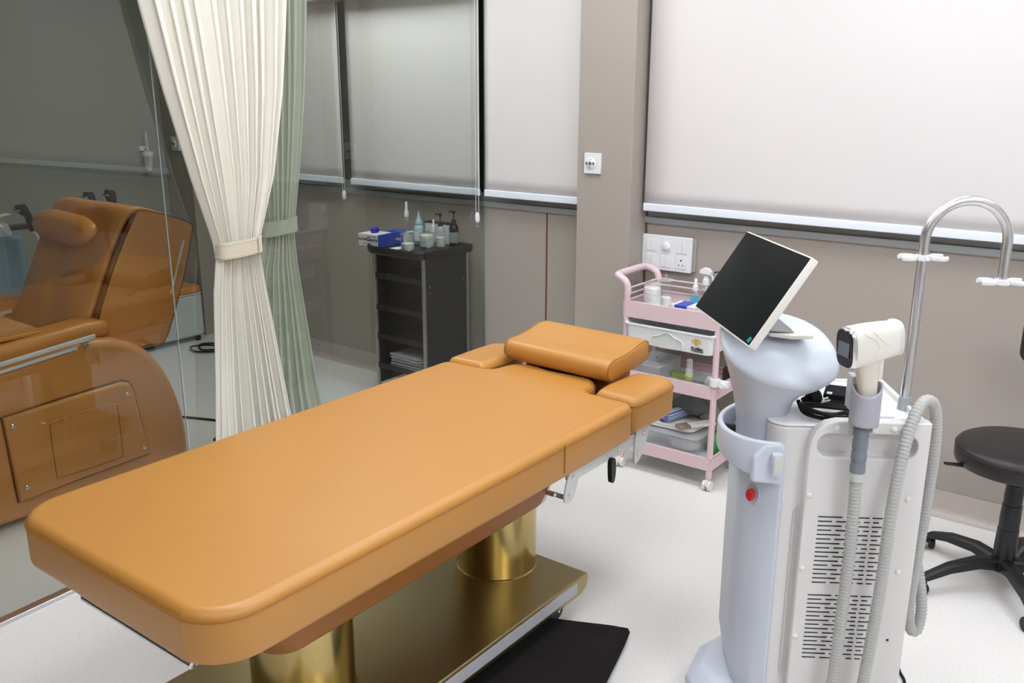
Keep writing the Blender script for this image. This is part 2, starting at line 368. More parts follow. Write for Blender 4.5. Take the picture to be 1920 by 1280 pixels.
# ------------------------------------------------------------------ curtains
def curtain(name, label, mm, tm, zs, yl, yr, off, npl, amp, tiez, seed, tcat):
    rnd = random.Random(seed); ph = [rnd.uniform(-.5, .5) for _ in range(8)]; am = [rnd.uniform(.6, 1.3) for _ in range(npl*2+3)]
    t = thing(name, label, 'curtain', (glx((yl[3]+yr[3])/2)+off, (yl[3]+yr[3])/2, 0)); ox, oy = t.location.x, t.location.y
    nu, nv = npl*22, 90; rows = []
    for j in range(nv+1):
        z = lerp(.015, CEIL-.03, j/nv); a = interp(z, zs, yl); b = interp(z, zs, yr); A = amp*interp(z, [0, tiez-.02, tiez+.02, 1.8, 2.6], [1.2, .55, .55, .95, 1.])
        row = []
        for i in range(nu+1):
            u = i/nu; uu = u+.016*math.sin(2*PI*u*1.7+ph[0]*6)+.008*math.sin(2*PI*u*4+ph[1]*6)+.002*math.sin(z*1.3+u*5)
            p = uu*npl*2*PI; k = int(max(0, min(npl*2, uu*npl*2)))
            s = math.sin(p); s = math.copysign(abs(s)**.75, s); low = max(0, min(1, (tiez-z)/.5))
            d = A*s*lerp(am[k], 1, abs(math.cos(p/2)))*(1-.75*low*max(0, min(1, (.36-u)/.12)))+.004*math.sin(uu*37)+.002*math.sin(z*3+u*11)
            y = lerp(a, b, u)+A*.42*math.sin(2*p)*(b-a)/.5
            # below the band the cloth billows slightly, above it bellies out
            row.append((glx(y)+off+d-ox+.0, y-oy, z))
        rows.append(row)
    g = MB(); g.loft(rows, cap=False, closed=False); c = g.build('drape', mm, t, angle=180)
    md = c.modifiers.new('thick', 'SOLIDIFY'); md.thickness = .002
    ya, yb = interp(tiez, zs, yl)-.004, interp(tiez, zs, yr)+.006
    b = MB(); rings = []; n = 40; rx = amp*.95+.010
    for z in (tiez-.030, tiez-.029, tiez-.010, tiez+.010, tiez+.029, tiez+.030):
        rr = []
        for i in range(n):
            a = 2*PI*i/n; cy = (ya+yb)/2; hy = (yb-ya)/2
            cx = math.copysign(abs(math.cos(a))**.6, math.cos(a)); sy = math.copysign(abs(math.sin(a))**.8, math.sin(a))
            y = cy+hy*sy; rr.append((glx(y)+off+rx*cx-ox, y-oy, z+.004*math.sin(a)))
        rings.append(rr)
    b.loft(rings, cap=False); tb = b.build('tieback', tm, t, angle=60)
    md = tb.modifiers.new('thick', 'SOLIDIFY'); md.thickness = .003
    for zz in (.022, -.022):
        MB().tube([Vector(p)+Vector((0, 0, 0)) for p in [(q[0]+.0, q[1], tiez+zz+.004*math.sin(2*PI*i/n)) for i, q in enumerate(rings[2])]], .0014, 6, closed=True).build('stitching', 'stitch' if 0 else tm, tb)
    if tcat:
        yy = lerp(ya, yb, .83); MB().box(glx(yy)+off+rx-ox-.002, glx(yy)+off+rx-ox+.004, yy-oy-.006, yy-oy+.004, tiez-.026, tiez+.032).build('tieback_tab', tm, tb, bevel=.001)
    return t
#       z:   0    .38   .9    1.02  1.08  1.3   1.6   1.9   2.6
ZS = [0, .38, .9, 1.02, 1.08, 1.3, 1.6, 1.9, 2.6]
curtain('tied_curtain', 'cream pleated curtain tied back in front of the glass partition', 'curtain', 'tie', ZS,
        [1.80, 1.835, 1.880, 1.902, 1.895, 1.835, 1.765, 1.705, 1.58], [2.25, 2.165, 2.09, 2.076, 2.085, 2.165, 2.225, 2.262, 2.32], .062, 10, .036, 1.053, 3, True)
curtain('tied_curtain', 'cream curtain tied back behind the glass partition, glass tint in its colour', 'curtain_green', 'tie_green', ZS,
        [2.05, 2.10, 2.22, 2.27, 2.26, 2.24, 2.22, 2.20, 2.18], [2.60, 2.53, 2.455, 2.445, 2.455, 2.50, 2.55, 2.585, 2.66], -.16, 9, .034, 1.062, 9, False)

# ------------------------------------------------------------------ treatment bed
bed = thing('treatment_bed', 'tan leather treatment bed on gold columns in the middle of the room', 'bed', (-1.625, 1.55, 0))
BT = rootM(bed).inverted()
def B(): b = MB(); b.T = BT; return b
def offset_poly(poly, d):
    n = len(poly); out = []
    for i in range(n):
        a, p, c = Vector(poly[i-1]), Vector(poly[i]), Vector(poly[(i+1) % n]); t = (c-a).normalized(); out.append((p.x-t.y*d, p.y+t.x*d))
    for it in range(40):                          # collapse the folds a large inset makes at tight corners
        bad = 0
        for i in range(n):
            j = (i+1) % n; ax, ay = out[j][0]-out[i][0], out[j][1]-out[i][1]; bx, by = poly[j][0]-poly[i][0], poly[j][1]-poly[i][1]
            if ax*bx+ay*by < -1e-12: m_ = ((out[i][0]+out[j][0])/2, (out[i][1]+out[j][1])/2); out[i] = out[j] = m_; bad = 1
        if not bad: break
    return out
def smooth_poly(pts, n=5): return [(p.x, p.y) for p in catmull([(*p, 0) for p in pts], n, True)]
cxb = -1.625
half = [(.3735, .902), (.3738, .925), (.374, .96), (.374, 1.05), (.374, 1.3), (.375, 1.8), (.375, 2.10), (.375, 2.212)]+[(.337+.038*math.cos(R(a)), 2.222+.038*math.sin(R(a))) for a in (15, 45, 75)]+[(.29, 2.262), (.25, 2.264), (.212, 2.268), (.186, 2.290), (.178, 2.335), (.158, 2.375), (.115, 2.400), (.075, 2.402), (.035, 2.390)]
def arc2(cx, cy, rx, ry, a0, a1, n): return [(cx+rx*math.cos(R(lerp(a0, a1, k/n))), cy+ry*math.sin(R(lerp(a0, a1, k/n)))) for k in range(n+1)]
foot = [(-.15, .783), (0, .782), (.15, .783)]+arc2(.270, .893, .103, .110, -90, -4, 8)
footl = [(-x, y) for x, y in arc2(.270, .893, .103, .110, -90, -4, 8)[::-1]]
outl = [(cxb+x, y) for x, y in foot]+[(cxb+x, y) for x, y in half]+[(cxb-x, y) for x, y in half[::-1]]+[(cxb+x, y) for x, y in footl]
outl = smooth_poly(outl, 4)
def cushion(poly, z0, z1, r, b, steps=6, sym=None):
    """outline with softly rolled top and bottom edges"""
    rings = []
    zs = [(z0, r*.6)]+[(z0+r*.4, .0)]
    rings.append([(x, y, z0) for x, y in offset_poly(poly, r*.5)]); rings.append([(x, y, z0+r*.25) for x, y in offset_poly(poly, r*.1)])
    rings.append([(x, y, z0+r*.6) for x, y in poly])
    for k in range(steps+1):
        a = PI/2*k/steps; rings.append([(x, y, z1-r+r*math.sin(a)) for x, y in offset_poly(poly, r*(1-math.cos(a)))])
    lo = [(x, y, z0) for x, y in offset_poly(poly, r*.5+.004)]; hi = [(x, y, z1) for x, y in offset_poly(poly, r+.003)]
    if sym is None: b.loft([lo]+rings+[hi], True); return b
    n = len(poly)
    for ring in (lo, hi):
        for k in range(1, n//2+1):
            for s_ in (1, -1):
                i, j = (sym+s_*k) % n, (sym+s_*(k-1)) % n; ring[i] = (ring[i][0], max(ring[i][1], ring[j][1]), ring[i][2])
    b.loft([lo]+rings+[hi], False)     # caps made of cross strips between mirrored outline points
    for ring in (lo, hi):
        fs = []
        for k in range(n//2):
            f = []
            for i in ((sym+k) % n, (sym+k+1) % n, (sym-k-1) % n, (sym-k) % n):
                if i not in f: f.append(i)
            if len(f) > 2: fs.append(tuple(f))
        b.add(ring, fs)
    return b
cushion(outl, .590, .703, .023, B(), sym=4).build('mattress', 'leather', bed, angle=50, flatz=True)
pp = [(x, y, .6835) for x, y in offset_poly(outl, -.0005)]
B().tube(pp, .0019, 6, closed=True).build('piping', 'piping', bed)
# seam down the side where the backrest section starts, both flanks
B().box(-1.2495, -1.2475, 1.878, 1.881, .610, .690).build('side_seam', 'stitch', bed)
B().box(-2.0025, -2.0005, 1.878, 1.881, .61, .69).build('side_seam', 'stitch', bed)
for s in (1, -1):
    a = [(.368, 2.262), (.377, 2.32), (.378, 2.46), (.370, 2.505), (.335, 2.532), (.27, 2.530), (.225, 2.50), (.215, 2.42), (.213, 2.33), (.224, 2.275), (.25, 2.262), (.31, 2.260)]
    pl = smooth_poly([(cxb+s*x, y) for x, y in (a if s > 0 else a[::-1])], 4)
    o = cushion(pl, .600, .712, .028, B()).build('arm_cushion', 'leather', bed, angle=50)
    B().tube([(x, y, .689) for x, y in offset_poly(pl, -.0005)], .0024, 6, closed=True).build('piping', 'piping', o)
# head cushion, raised and wedge shaped
prof = [(2.365, .715), (2.356, .735), (2.360, .757), (2.375, .772), (2.400, .778), (2.44, .780), (2.49, .787), (2.54, .800), (2.575, .806), (2.594, .800), (2.600, .780), (2.598, .748), (2.585, .735), (2.50, .722), (2.42, .712), (2.38, .709)]
pr = smooth_poly(prof, 3); rings = []
cy, cz = 2.48, .755
HX0, HX1 = -1.832, -1.398
for x, s in [(HX0, .80), (HX0+.004, .90), (HX0+.012, .97), (HX0+.025, 1), (HX1-.025, 1), (HX1-.012, .985), (HX1-.004, .95), (HX1, .86)]:
    rings.append([(x+(y-cy)*.06, cy+(y-cy)*s-.05*(x-cxb)*.6, cz+(z-cz)*s) for y, z in pr])
hc = B().loft(rings).build('head_cushion', 'leather', bed, angle=60)
for r_ in (1, 6): B().tube(rings[r_], .0022, 6, closed=True).build('piping', 'piping', hc)
B().box(-1.78, -1.45, 2.42, 2.575, .64, .728).build('head_support', 'leather_under', bed, bevel=.01)
B().box(-1.80, -1.44, 2.36, 2.52, .590, .62).build('head_plate', 'black', bed, bevel=.004)
# brown skirt box below the mattress
def skr(d, z): return [(x, y, z) for x, y in rrect(-1.975+d, -1.275-d, .89+d*1.5, 1.955-d*.15, .06)]
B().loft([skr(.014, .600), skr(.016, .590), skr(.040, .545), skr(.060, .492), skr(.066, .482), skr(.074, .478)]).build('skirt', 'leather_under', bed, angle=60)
# white steel mechanism under the head section
def plate(b, x0, x1, pts): b.prism(smooth_poly(pts, 3), x0, x1, 'x'); return b
for sx in (0, 1):
    X0 = -1.295 if sx == 0 else -1.955
    f = B(); d = -1 if sx == 0 else 1
    plate(f, X0, X0+.006, [(1.945, .487), (1.985, .482), (2.012, .53), (2.045, .598), (1.995, .604), (1.955, .545)])
    plate(f, X0+d*.05, X0+d*.05+.006, [(1.885, .492), (1.92, .487), (1.945, .53), (1.955, .575), (1.90, .575), (1.875, .53)])
    f.box(X0-.025, X0-.001, 1.99, 2.36, .532, .572)
    plate(f, X0, X0+.006, [(2.335, .475), (2.365, .478), (2.40, .52), (2.43, .60), (2.36, .605), (2.335, .55)])
    mech = f.build('hinge_frame', 'steel_white', bed, bevel=.001)
    for (y, z) in [(1.985, .553), (1.965, .503), (2.245, .548), (2.385, .56), (2.355, .502)]:
        xx = X0+.006 if not (y == 2.245) else X0-.001
        B().cyl(.0075, (xx, y, z), (xx+.003, y, z), 14).cyl(.0035, (xx+.0029, y, z), (xx+.0045, y, z), 6).build('bolt', 'steel', mech)
B().cyl(.007, (-1.94, 1.955, .497), (-1.30, 1.955, .497)).cyl(.006, (-1.94, 1.91, .52), (-1.30, 1.91, .52)).box(-1.93, -1.33, 1.96, 2.0, .54, .58).build('cross_bar', 'steel', bed)
B().box(-1.90, -1.345, 2.0, 2.36, .556, .60).build('head_base_board', 'black', bed)
B().prism(smooth_poly([(2.185, .535), (2.205, .535), (2.212, .50), (2.205, .462), (2.190, .462), (2.184, .50)], 3), -1.298, -1.282, 'x').build('release_lever', 'black', bed, bevel=.003)
# two gold columns, gold base, casters
for y, r in ((2.045, .125), (1.26, .128)):
    B().lathe([(r+.004, .148), (r+.004, .153), (r, .156), (r, .50)], (-1.612, y, 0), 48).build('column', 'gold', bed)
bp = B().prism([(.150, .0), (2.15, .0), (2.17, .0)], 0, 0) if 0 else B()
bp.prism([(.99, .088), (2.135, .088), (2.165, .105), (2.172, .128), (2.168, .148), (2.155, .152), (.99, .152)], -1.90, -1.345, 'x')
bp.build('base_plate', 'gold_plate', bed, bevel=.006)
B().box(-1.3455, -1.3435, 1.02, 2.105, .104, .141).build('side_strip', mat('light_strip', (.50, .50, .54), .3), bed)
for x, y in ((-1.42, 2.085), (-1.83, 2.085), (-1.42, 1.08), (-1.83, 1.08)):
    c = B(); 
    for dx in (-.011, .011): c.cyl(.034, (x+dx-.007, y, .034), (x+dx+.007, y, .034), 24)
    c.cyl(.010, (x, y, .05), (x, y+.0, .09)); w_ = c.build('caster', 'black', bed, bevel=.002)
    f = B(); f.prism(smooth_poly([(y-.03, .045), (y-.02, .08), (y+.02, .088), (y+.035, .06), (y+.03, .03), (y+.02, .05)], 3), x-.024, x-.019, 'x').prism(smooth_poly([(y-.03, .045), (y-.02, .08), (y+.02, .088), (y+.035, .06), (y+.03, .03), (y+.02, .05)], 3), x+.019, x+.024, 'x').cyl(.006, (x-.025, y, .034), (x+.025, y, .034)); f.build('fork', 'steel', w_)
# thin steel roll bar under the foot end
B().tube([(-1.76, .92, .595), (-1.76, .83, .585), (-1.76, .815, .572), (-1.76, .815, .558), (-1.37, .815, .558), (-1.37, .815, .572), (-1.37, .84, .590), (-1.37, .92, .595)], .008, 10).build('foot_bar', 'alu', bed)

# ------------------------------------------------------------------ rug
def fluffy(name, label, poly, z1):
    poly = smooth_poly(poly, 6); b = MB(); cx = sum(p[0] for p in poly)/len(poly); cy = sum(p[1] for p in poly)/len(poly)
    rings = []
    for z, d in ((0.001, .004), (.010, 0), (.018, .006), (z1, .02)):
        q = offset_poly(poly, d); rings.append([(x-cx, y-cy, z) for x, y in q])
    for k in range(1, 12):
        q = [(cx+(x-cx)*(1-k/12), cy+(y-cy)*(1-k/12)) for x, y in offset_poly(poly, .02)]; rings.append([(x-cx, y-cy, z1+.002*math.sin(k*2)) for x, y in q])
    b.loft(rings, True); o = b.build(name, 'rug', None); o.location = (cx, cy, 0); tag(o, label, 'rug')
    ps = o.modifiers.new('pile', 'PARTICLE_SYSTEM').particle_system; st = ps.settings
    st.type = 'HAIR'; st.count = 40000; st.hair_length = .0065; st.use_advanced_hair = True; st.brownian_factor = .002; st.display_step = 2; st.render_step = 2; st.hair_step = 3
    st.root_radius = 1.2; st.tip_radius = .5; st.radius_scale = .0009; st.material = 1
    return o
fluffy('rug', 'dark brown fluffy rug on the floor beside the bed base', [(-1.425, 2.02), (-1.31, 2.075), (-1.205, 2.122), (-1.180, 2.100), (-1.105, 1.83), (-1.03, 1.55), (-1.045, 1.52), (-1.2, 1.46), (-1.41, 1.40), (-1.43, 1.42), (-1.44, 1.8), (-1.44, 2.0)], .022)

# ------------------------------------------------------------------ laser hair-removal machine
MR = .5867
mo = RTV*.70+FWV*2.10
mc = thing('laser_machine', 'white and blue grey laser treatment machine with tilted screen, right of the bed', 'machine', (mo.x, mo.y, 0), MR)
MI = rootM(mc).inverted()
# cabinet
cab = rrect(-.085, .272, -.105, .235, [.05, .05, .02, .05])
cab = rrect(-.085, .272, -.105, .235, .045)
b = MB(); b.prism(cab, .07, .842); cabo = b.build('cabinet', 'cabinet', mc, bevel=.008)
MB().prism(offset_poly(cab, -.001), .842, .848).build('top_lid', 'white_plastic', mc, bevel=.003)
# near side panel with the handle recess cut out
pb = MB().prism([(.0, .05), (.272, .05), (.272, .868), (.06, .868), (.035, .862), (.014, .845), (.004, .82), (0, .79)][::-1], -.136, -.104, 'y')
pan = pb.build('side_panel', 'cabinet', mc)
cut = MB().prism(rrect(.018, .245, .778, .838, .028), -.2, -.112, 'y').build('cut', 'cabinet', None); cut.matrix_world = rootM(mc)
boolean(pan, cut)
md = pan.modifiers.new('bevel', 'BEVEL'); md.width = .003; md.segments = 2; md.limit_method = 'ANGLE'; md.angle_limit = R(40)
# far side raised panel
MB().prism([(0, .06), (.272, .06), (.272, .852), (.134, .852), (.128, .872), (.112, .890), (.088, .900), (.06, .903), (0, .903)], .236, .248, 'y').build('far_side_panel', 'cabinet', mc, bevel=.003)
MB().box(.262, .274, -.10, .235, .84, .862).build('rear_ledge', 'cabinet', mc, bevel=.003)
# vent slots
rnd = random.Random(2)
def vents(z1, rows, x0, x1, name='vent_grille'):
    b = MB()
    for r_ in range(rows):
        z = z1-r_*.01155; x = x0; k = r_ % 2; pat = [(.056, .009), (.014, .006), (.034, .007), (.030, .008)] if k == 0 else [(.033, .010), (.038, .008), (.009, .009), (.014, .007), (.014, .009), (.010, .01)]
        i = 0
        while x < x1-.004:
            L, g = pat[i % len(pat)]; e = min(x+L, x1); b.box(x, e, -.1364, -.135, z-.0016, z+.0016); x = e+g; i += 1
    return b.build(name, 'black_gloss', pan, smooth=False)
vents(.628, 16, .036, .186); vents(.420, 16, .030, .182)
sb = []
for x, z in [(-.002, .682), (-.005, .491), (-.009, .304), (.238, .680), (.236, .489), (.060, .852), (.187, .852)]:
    x = max(x, .010); MB().lathe([(.0075, 0), (.0072, .002), (.005, .0042), (.001, .005)], (0, 0, 0), 16, Matrix.Translation((x, -.136, z)) @ Matrix.Rotation(PI/2, 4, 'X')).build('screw_cap', 'cream_plastic', pan)
MB().cyl(.0035, (.232, -.1355, .303), (.232, -.1366, .303), 10).build('screw_hole', 'black', pan)
MB().prism([(-.016, .625), (-.007, .640), (-.007, .170), (-.016, .185)], -.1085, -.1045, 'y').build('side_groove', mat('shadow_gap', (.60, .58, .57), .5), cabo)
# column
def colring(z, s=0.0, sx=0.0):
    pts = [(-.134, .10), (-.134, -.010), (-.128, -.040), (-.110, -.070), (-.088, -.092), (-.080, -.100), (-.052, -.116), (-.045, -.11), (-.045, .16), (-.10, .15)]
    return [(x+sx-s*(1 if x < -.1 else 0), y, z) for x, y in pts]
cb = MB(); zs = [.05, .10, .20, .45, .66, .735]; cb.loft([colring(z, -.018 if z < .12 else (0.0 if z < .3 else .002)) for z in zs])
col = cb.build('column', 'bluegrey', mc, bevel=.006, angle=25)
# neck growing into the head
def superr(cx, cy, a, b, z0, tilt, n=40, e=2.3, lobe=0):
    out = []
    for i in range(n):
        t = 2*PI*i/n; c, s = math.cos(t), math.sin(t); x = math.copysign(abs(c)**(2/e), c); y = math.copysign(abs(s)**(2/e), s)
        out.append((cx+a*x, cy+b*y, z0+tilt[0]*x+tilt[1]*y+lobe*(c*c-.5)))
    return out
neck = [(-.083, .02, .055, .085, .70, (0, 0)), (-.083, .02, .055, .085, .80, (0, 0)), (-.083, .018, .061, .082, .84, (0, 0)), (-.083, .012, .072, .083, .885, (-.002, .008)),
        (-.080, .006, .088, .090, .920, (-.010, .018)), (-.072, .002, .107, .099, .948, (-.016, .030)), (-.063, .002, .125, .108, .972, (-.018, .044)), (-.058, .002, .1345, .115, .992, (-.018, .052))]
nk = MB(); nk.loft([superr(*k) for k in neck]); neck_o = nk.build('neck', 'bluegrey_dark', mc, angle=70)
head = [(-.057, .002, .1350, .116, .990, (-.018, .053)), (-.056, .002, .1405, .121, .998, (-.018, .054)), (-.056, .002, .1400, .120, 1.006, (-.018, .054)), (-.057, .004, .133, .115, 1.015, (-.016, .050)), (-.058, .006, .118, .102, 1.022, (-.012, .040)),
        (-.060, .010, .09, .08, 1.029, (-.006, .026)), (-.06, .015, .05, .05, 1.034, (0, .012)), (-.06, .018, .01, .01, 1.036, (0, .0))]
hd = MB(); hd.loft([superr(*k) for k in head]); head_o = hd.build('head_shell', 'bluegrey', mc, angle=70)
# speaker slots on the neck
b = MB()
for k in range(9):
    z = .890-k*.0062; b.tube([(-.1555+.0021*k, .006, z+.004), (-.1505+.0021*k, -.020, z+.001), (-.142+.0021*k, -.038, z-.003)], .0013, 6)
b.build('speaker_slots', 'ink', neck_o)
# hoop handle round the column
hp = []
for k in range(0, 33):
    a = R(lerp(75, 262, k/32)); hp.append((a, k/32))
rings = []
for a, t in hp:
    cx, cy, ax, by = -.062, -.002, .120, .130
    zt = lerp(.838, .812, t)-.010*math.sin(PI*t); hgt = lerp(.040, .100, t**1.4); th = lerp(.013, .016, t)
    px, py = cx+ax*math.cos(a), cy+by*math.sin(a); nx, ny = math.cos(a), math.sin(a)
    q = rrect(-th/2, th/2, zt-hgt, zt, .006, 3); rings.append([(px+nx*u, py+ny*u, z) for u, z in q])
MB().loft(rings).build('hoop_handle', 'bluegrey', mc, angle=40)
MB().prism([(-.128, .712), (-.055, .706), (-.052, .800), (-.066, .812), (-.100, .806), (-.128, .775)], -.140, -.118, 'y').build('handle_block', 'bluegrey', mc, bevel=.008)
b = MB().prism(rrect(-.086, -.060, .735, .790, .006), -.158, -.139, 'y'); kb = b.build('key_block', 'bluegrey', mc, bevel=.002)
MB().prism(rrect(-.083, -.063, .742, .786, .004), -.161, -.1575, 'y').build('key_plate', mat('pale_grey_plate', (.62, .62, .60), .4), kb)
MB().cyl(.013, (-.165, .05, .775), (-.115, .05, .770)).build('hoop_mount', 'black', mc)
# red emergency stop in an oval recess on the chamfer
ang = math.atan2(-.022, .018)
TR = Matrix.Translation((-.106, -.0745, .655)) @ Matrix.Rotation(R(-46), 4, 'Z') @ Matrix.Rotation(PI/2, 4, 'X')
MB().lathe([(.024, -.002), (.0255, .0012), (.022, .0028), (.019, .0012), (.001, .0010)], (0, 0, 0), 28, TR @ Matrix.Diagonal((.75, 1.25, 1, 1))).build('button_rim', 'bluegrey_dark', mc)
MB().lathe([(.006, 0), (.006, .008), (.0135, .009), (.0135, .016), (.011, .0185), (.001, .019)], (0, 0, 0), 24, TR @ Matrix.Diagonal((.82, 1.15, 1, 1))).build('stop_button', 'red', mc)
# foot
fp = [(-.225, .04), (-.20, -.06), (-.155, -.115), (-.09, -.135), (.29, -.135), (.29, .25), (-.09, .24), (-.17, .17)]
fo = smooth_poly(fp, 4) if 0 else fp
rr = lambda d, z: [(x, y, z) for x, y in offset_poly(fp, d)]
b = MB().loft([rr(0, .02), rr(0, .060), rr(.03, .088), rr(.045, .094)]); b.build('base_foot', 'bluegrey', mc, bevel=.006)
for x, y in ((-.12, -.05), (-.12, .12), (.22, -.07), (.22, .17)): MB().cyl(.02, (x-.012, y, .02), (x+.012, y, .02), 18).build('caster', 'black', mc)
# monitor on its stand
cm = RTV*.562+FWV*2.12+Vector((0, 0, 1.155)); az = -.806
e = Vector((math.cos(az), math.sin(az), 0)); nn = Vector((e.y, -e.x, 0)); up = Vector((0, 0, 1))*math.cos(.575)-nn*math.sin(.575); fr = nn*math.cos(.575)+Vector((0, 0, 1))*math.sin(.575)
TM = MI @ Matrix(((e.x, up.x, fr.x, cm.x), (e.y, up.y, fr.y, cm.y), (e.z, up.z, fr.z, cm.z), (0, 0, 0, 1)))
mon = MB().prism(rrect(-.1935, .1935, -.118, .118, .004, 2), -.019, 0, 'z', TM).build('monitor', 'cream_plastic', mc, bevel=.002)
MB().box(-.190, .190, -.1135, .1145, 0, .0008, TM).build('screen', 'screen', mon, smooth=False)
MB().prism([(.168, -.108), (.182, -.110), (.186, -.098), (.172, -.096)], .0008, .0014, 'z', TM).build('sticker', 'teal', mon, smooth=False)
# stand: plate + wedge arm
st = MB(); st.prism([(-.090, -.035), (-.04, -.058), (.010, -.05), (.000, .02), (-.075, .03)], 1.040, 1.050); st.build('stand_plate', 'cream_plastic', mc, bevel=.003)
sp = MI @ (cm-fr*.019-up*.02)
wv = [(-.078, -.03, 1.050), (-.03, -.035, 1.050), (-.03, .01, 1.050), (-.078, .015, 1.050)]
p0 = [tuple(TM @ Vector(q)) for q in ((.02, -.095, -.018), (.06, -.095, -.018), (.06, -.02, -.018), (.02, -.02, -.018))]
MB().loft([wv, p0]).build('stand_arm', mat('grey_arm', (.33, .33, .35), .5), mc, bevel=.002)
# pole with arc and two hose clips
px0, py0 = .262, .02
pts = [(px0, py0, .80), (px0, py0, .9), (px0, py0, 1.0), (px0, py0, 1.15), (px0, py0, 1.225)]
cxp = px0+.094
for k in range(1, 25):
    a = PI-PI*k/24; pts.append((cxp+.094*math.cos(a), py0, 1.262+.097*math.sin(a)))
pts.append((px0+.188, py0, 1.215)); pts.append((px0+.188, py0, 1.165))
pole = MB().tube(pts, .0115, 16).build('pole', 'alu', mc, angle=60)
MB().lathe([(.020, .79), (.020, .835), (.016, .85), (.0145, .88)], (px0, py0, 0), 20).build('pole_socket', 'alu_trim', mc)
MB().lathe([(.036, .785), (.038, .800), (.034, .806)], (px0+.012, py0-.03, 0), 24).build('pole_cap', 'cabinet', mc)
def clip(x, z):
    b = MB(); y = py0-.002
    for s in (-1, 1):
        arc = [(x+s*.018, y-.012, z)]+[(x+s*(.038+.018*math.cos(a)), y+.020*math.sin(a), z) for a in [R(lerp(215, 35, k/12)) for k in range(13)]]
        arc = [(x+s*(.036-.019*math.cos(R(t))), y+.0+.021*math.sin(R(t)), z) for t in range(-140, 141, 20)]
        b.tube(arc, .0042, 8, flat=1.4)
    b.cyl(.017, (x, y, z-.006), (x, y, z+.006)); b.cyl(.003, (x+.002, y-.016, z), (x+.002, y-.020, z))
    b.build('hose_clip', 'white_plastic', pole)
clip(px0, 1.225); clip(px0+.188, 1.170)
# holder cup for the hand piece, on the near side
cup = MB(); n = 28; rin = []; c0 = (.102, -.178)
for z in (.880, .884, .965, .972):
    ring = []
    for i in range(n+1):
        a = R(lerp(118, 422, i/n)); r_ = .0285; zz = z if z < .95 else z-.018*max(0, math.sin(-a))-.0+.006*math.cos(a)
        ring.append((c0[0]+r_*math.cos(a), c0[1]+r_*math.sin(a), zz))
    rin.append(ring)
cup.loft(rin, cap=False, closed=False); co = cup.build('holder_cup', 'cup', mc, angle=60); md = co.modifiers.new('thick', 'SOLIDIFY'); md.thickness = .004; md.offset = 1
MB().box(.072, .088, -.160, -.125, .905, .985).box(.085, .125, -.150, -.130, .84, .90).build('cup_bracket', mat('bracket_grey', (.55, .56, .57), .4), mc, bevel=.003)
MB().box(.128, .142, -.165, -.136, .852, .885).build('cup_latch', 'cream_plastic', mc, bevel=.002)
# hand piece with screen and its hose
hpT = thing('laser_handpiece', 'cream laser hand piece with small screen and grey hose in the machine side cup', 'handpiece', tuple(rootM(mc) @ Vector((.102, -.178, .90))), MR)
H0 = Vector((.102, -.178, .90))
HT = Matrix.Translation(-H0)
def Hb(): b = MB(); b.T = HT; return b
def gsec(x, s, zc, h, wd, e=3.4, n=32, yc=-.178):
    out = []
    for i in range(n):
        t = 2*PI*i/n; c, q = math.cos(t), math.sin(t); out.append((x+math.copysign(abs(q)**(2/e), q)*h*-.10, yc+wd*math.copysign(abs(c)**(2/e), c), zc+h*math.copysign(abs(q)**(2/e), q)))
    return out
# body axis runs along local x, screen end at left turned slightly to the viewer
HR = Matrix.Translation(H0) @ Matrix.Rotation(R(20), 4, 'Z') @ Matrix.Translation(-H0)
b = Hb(); b.loft([gsec(x, 0, z, h, w_) for x, z, h, w_ in [(.040, 1.062, .043, .029), (.046, 1.062, .046, .031), (.07, 1.066, .045, .031), (.10, 1.070, .043, .031), (.13, 1.074, .040, .030), (.150, 1.076, .038, .029), (.154, 1.076, .036, .027)]], T=HT @ HR)
gb = b.build('handpiece_body', 'cream_plastic', hpT, angle=50)
b = Hb(); b.loft([gsec(x, 0, 1.061, h, w_) for x, h, w_ in [(.032, .044, .029), (.036, .0465, .0315), (.042, .0468, .0318)]], T=HT @ HR); bz = b.build('chrome_bezel', 'steel', gb, angle=50)
b = Hb(); b.loft([gsec(x, 0, 1.061, h, w_) for x, h, w_ in [(.030, .041, .027), (.0325, .0425, .0285)]], T=HT @ HR); b.build('screen_frame', 'black_gloss', bz, angle=50)
Hb().box(.0285, .0302, -.178-.0185, -.178+.0185, 1.044, 1.090, T=HT @ HR @ Matrix.Translation((.0, 0, 0))).build('screen', 'lcd', bz)
b = Hb(); b.loft([gsec(x, 0, 1.078, h, w_, 3) for x, h, w_ in [(.148, .036, .026), (.156, .040, .030), (.162, .040, .029), (.165, .034, .024)]], T=HT @ HR); b.build('end_ring', mat('pale_ring', (.66, .70, .69), .35), gb, angle=50)
b = Hb()
b.tube([(.055, -.2085, 1.100), (.085, -.2093, 1.085), (.097, -.2095, 1.068), (.09, -.2093, 1.045), (.07, -.2088, 1.028)], .0009, 6, T=HT @ HR)
b.tube([(.075, -.2090, 1.105), (.100, -.2090, 1.085), (.120, -.2085, 1.070)], .0009, 6, T=HT @ HR); b.build('moulded_lines', 'cream_plastic', gb)
b = Hb(); b.loft([[(c[0], c[1], c[2]) for c in superr(cx, -.178, a, bb, z, (0, 0), 28, 2.6)] for cx, a, bb, z in [(.094, .030, .022, 1.034), (.094, .0255, .021, 1.015), (.098, .0225, .021, .99), (.102, .0205, .0205, .955), (.102, .020, .020, .90)]]); b.build('grip', mat('warm_grip', (.74, .68, .60), .4), hpT, angle=60)
Hb().box(.118, .130, -.186, -.170, .985, 1.035).build('trigger', 'cream_plastic', hpT, bevel=.004)
b = Hb(); zz = .90; prof = []
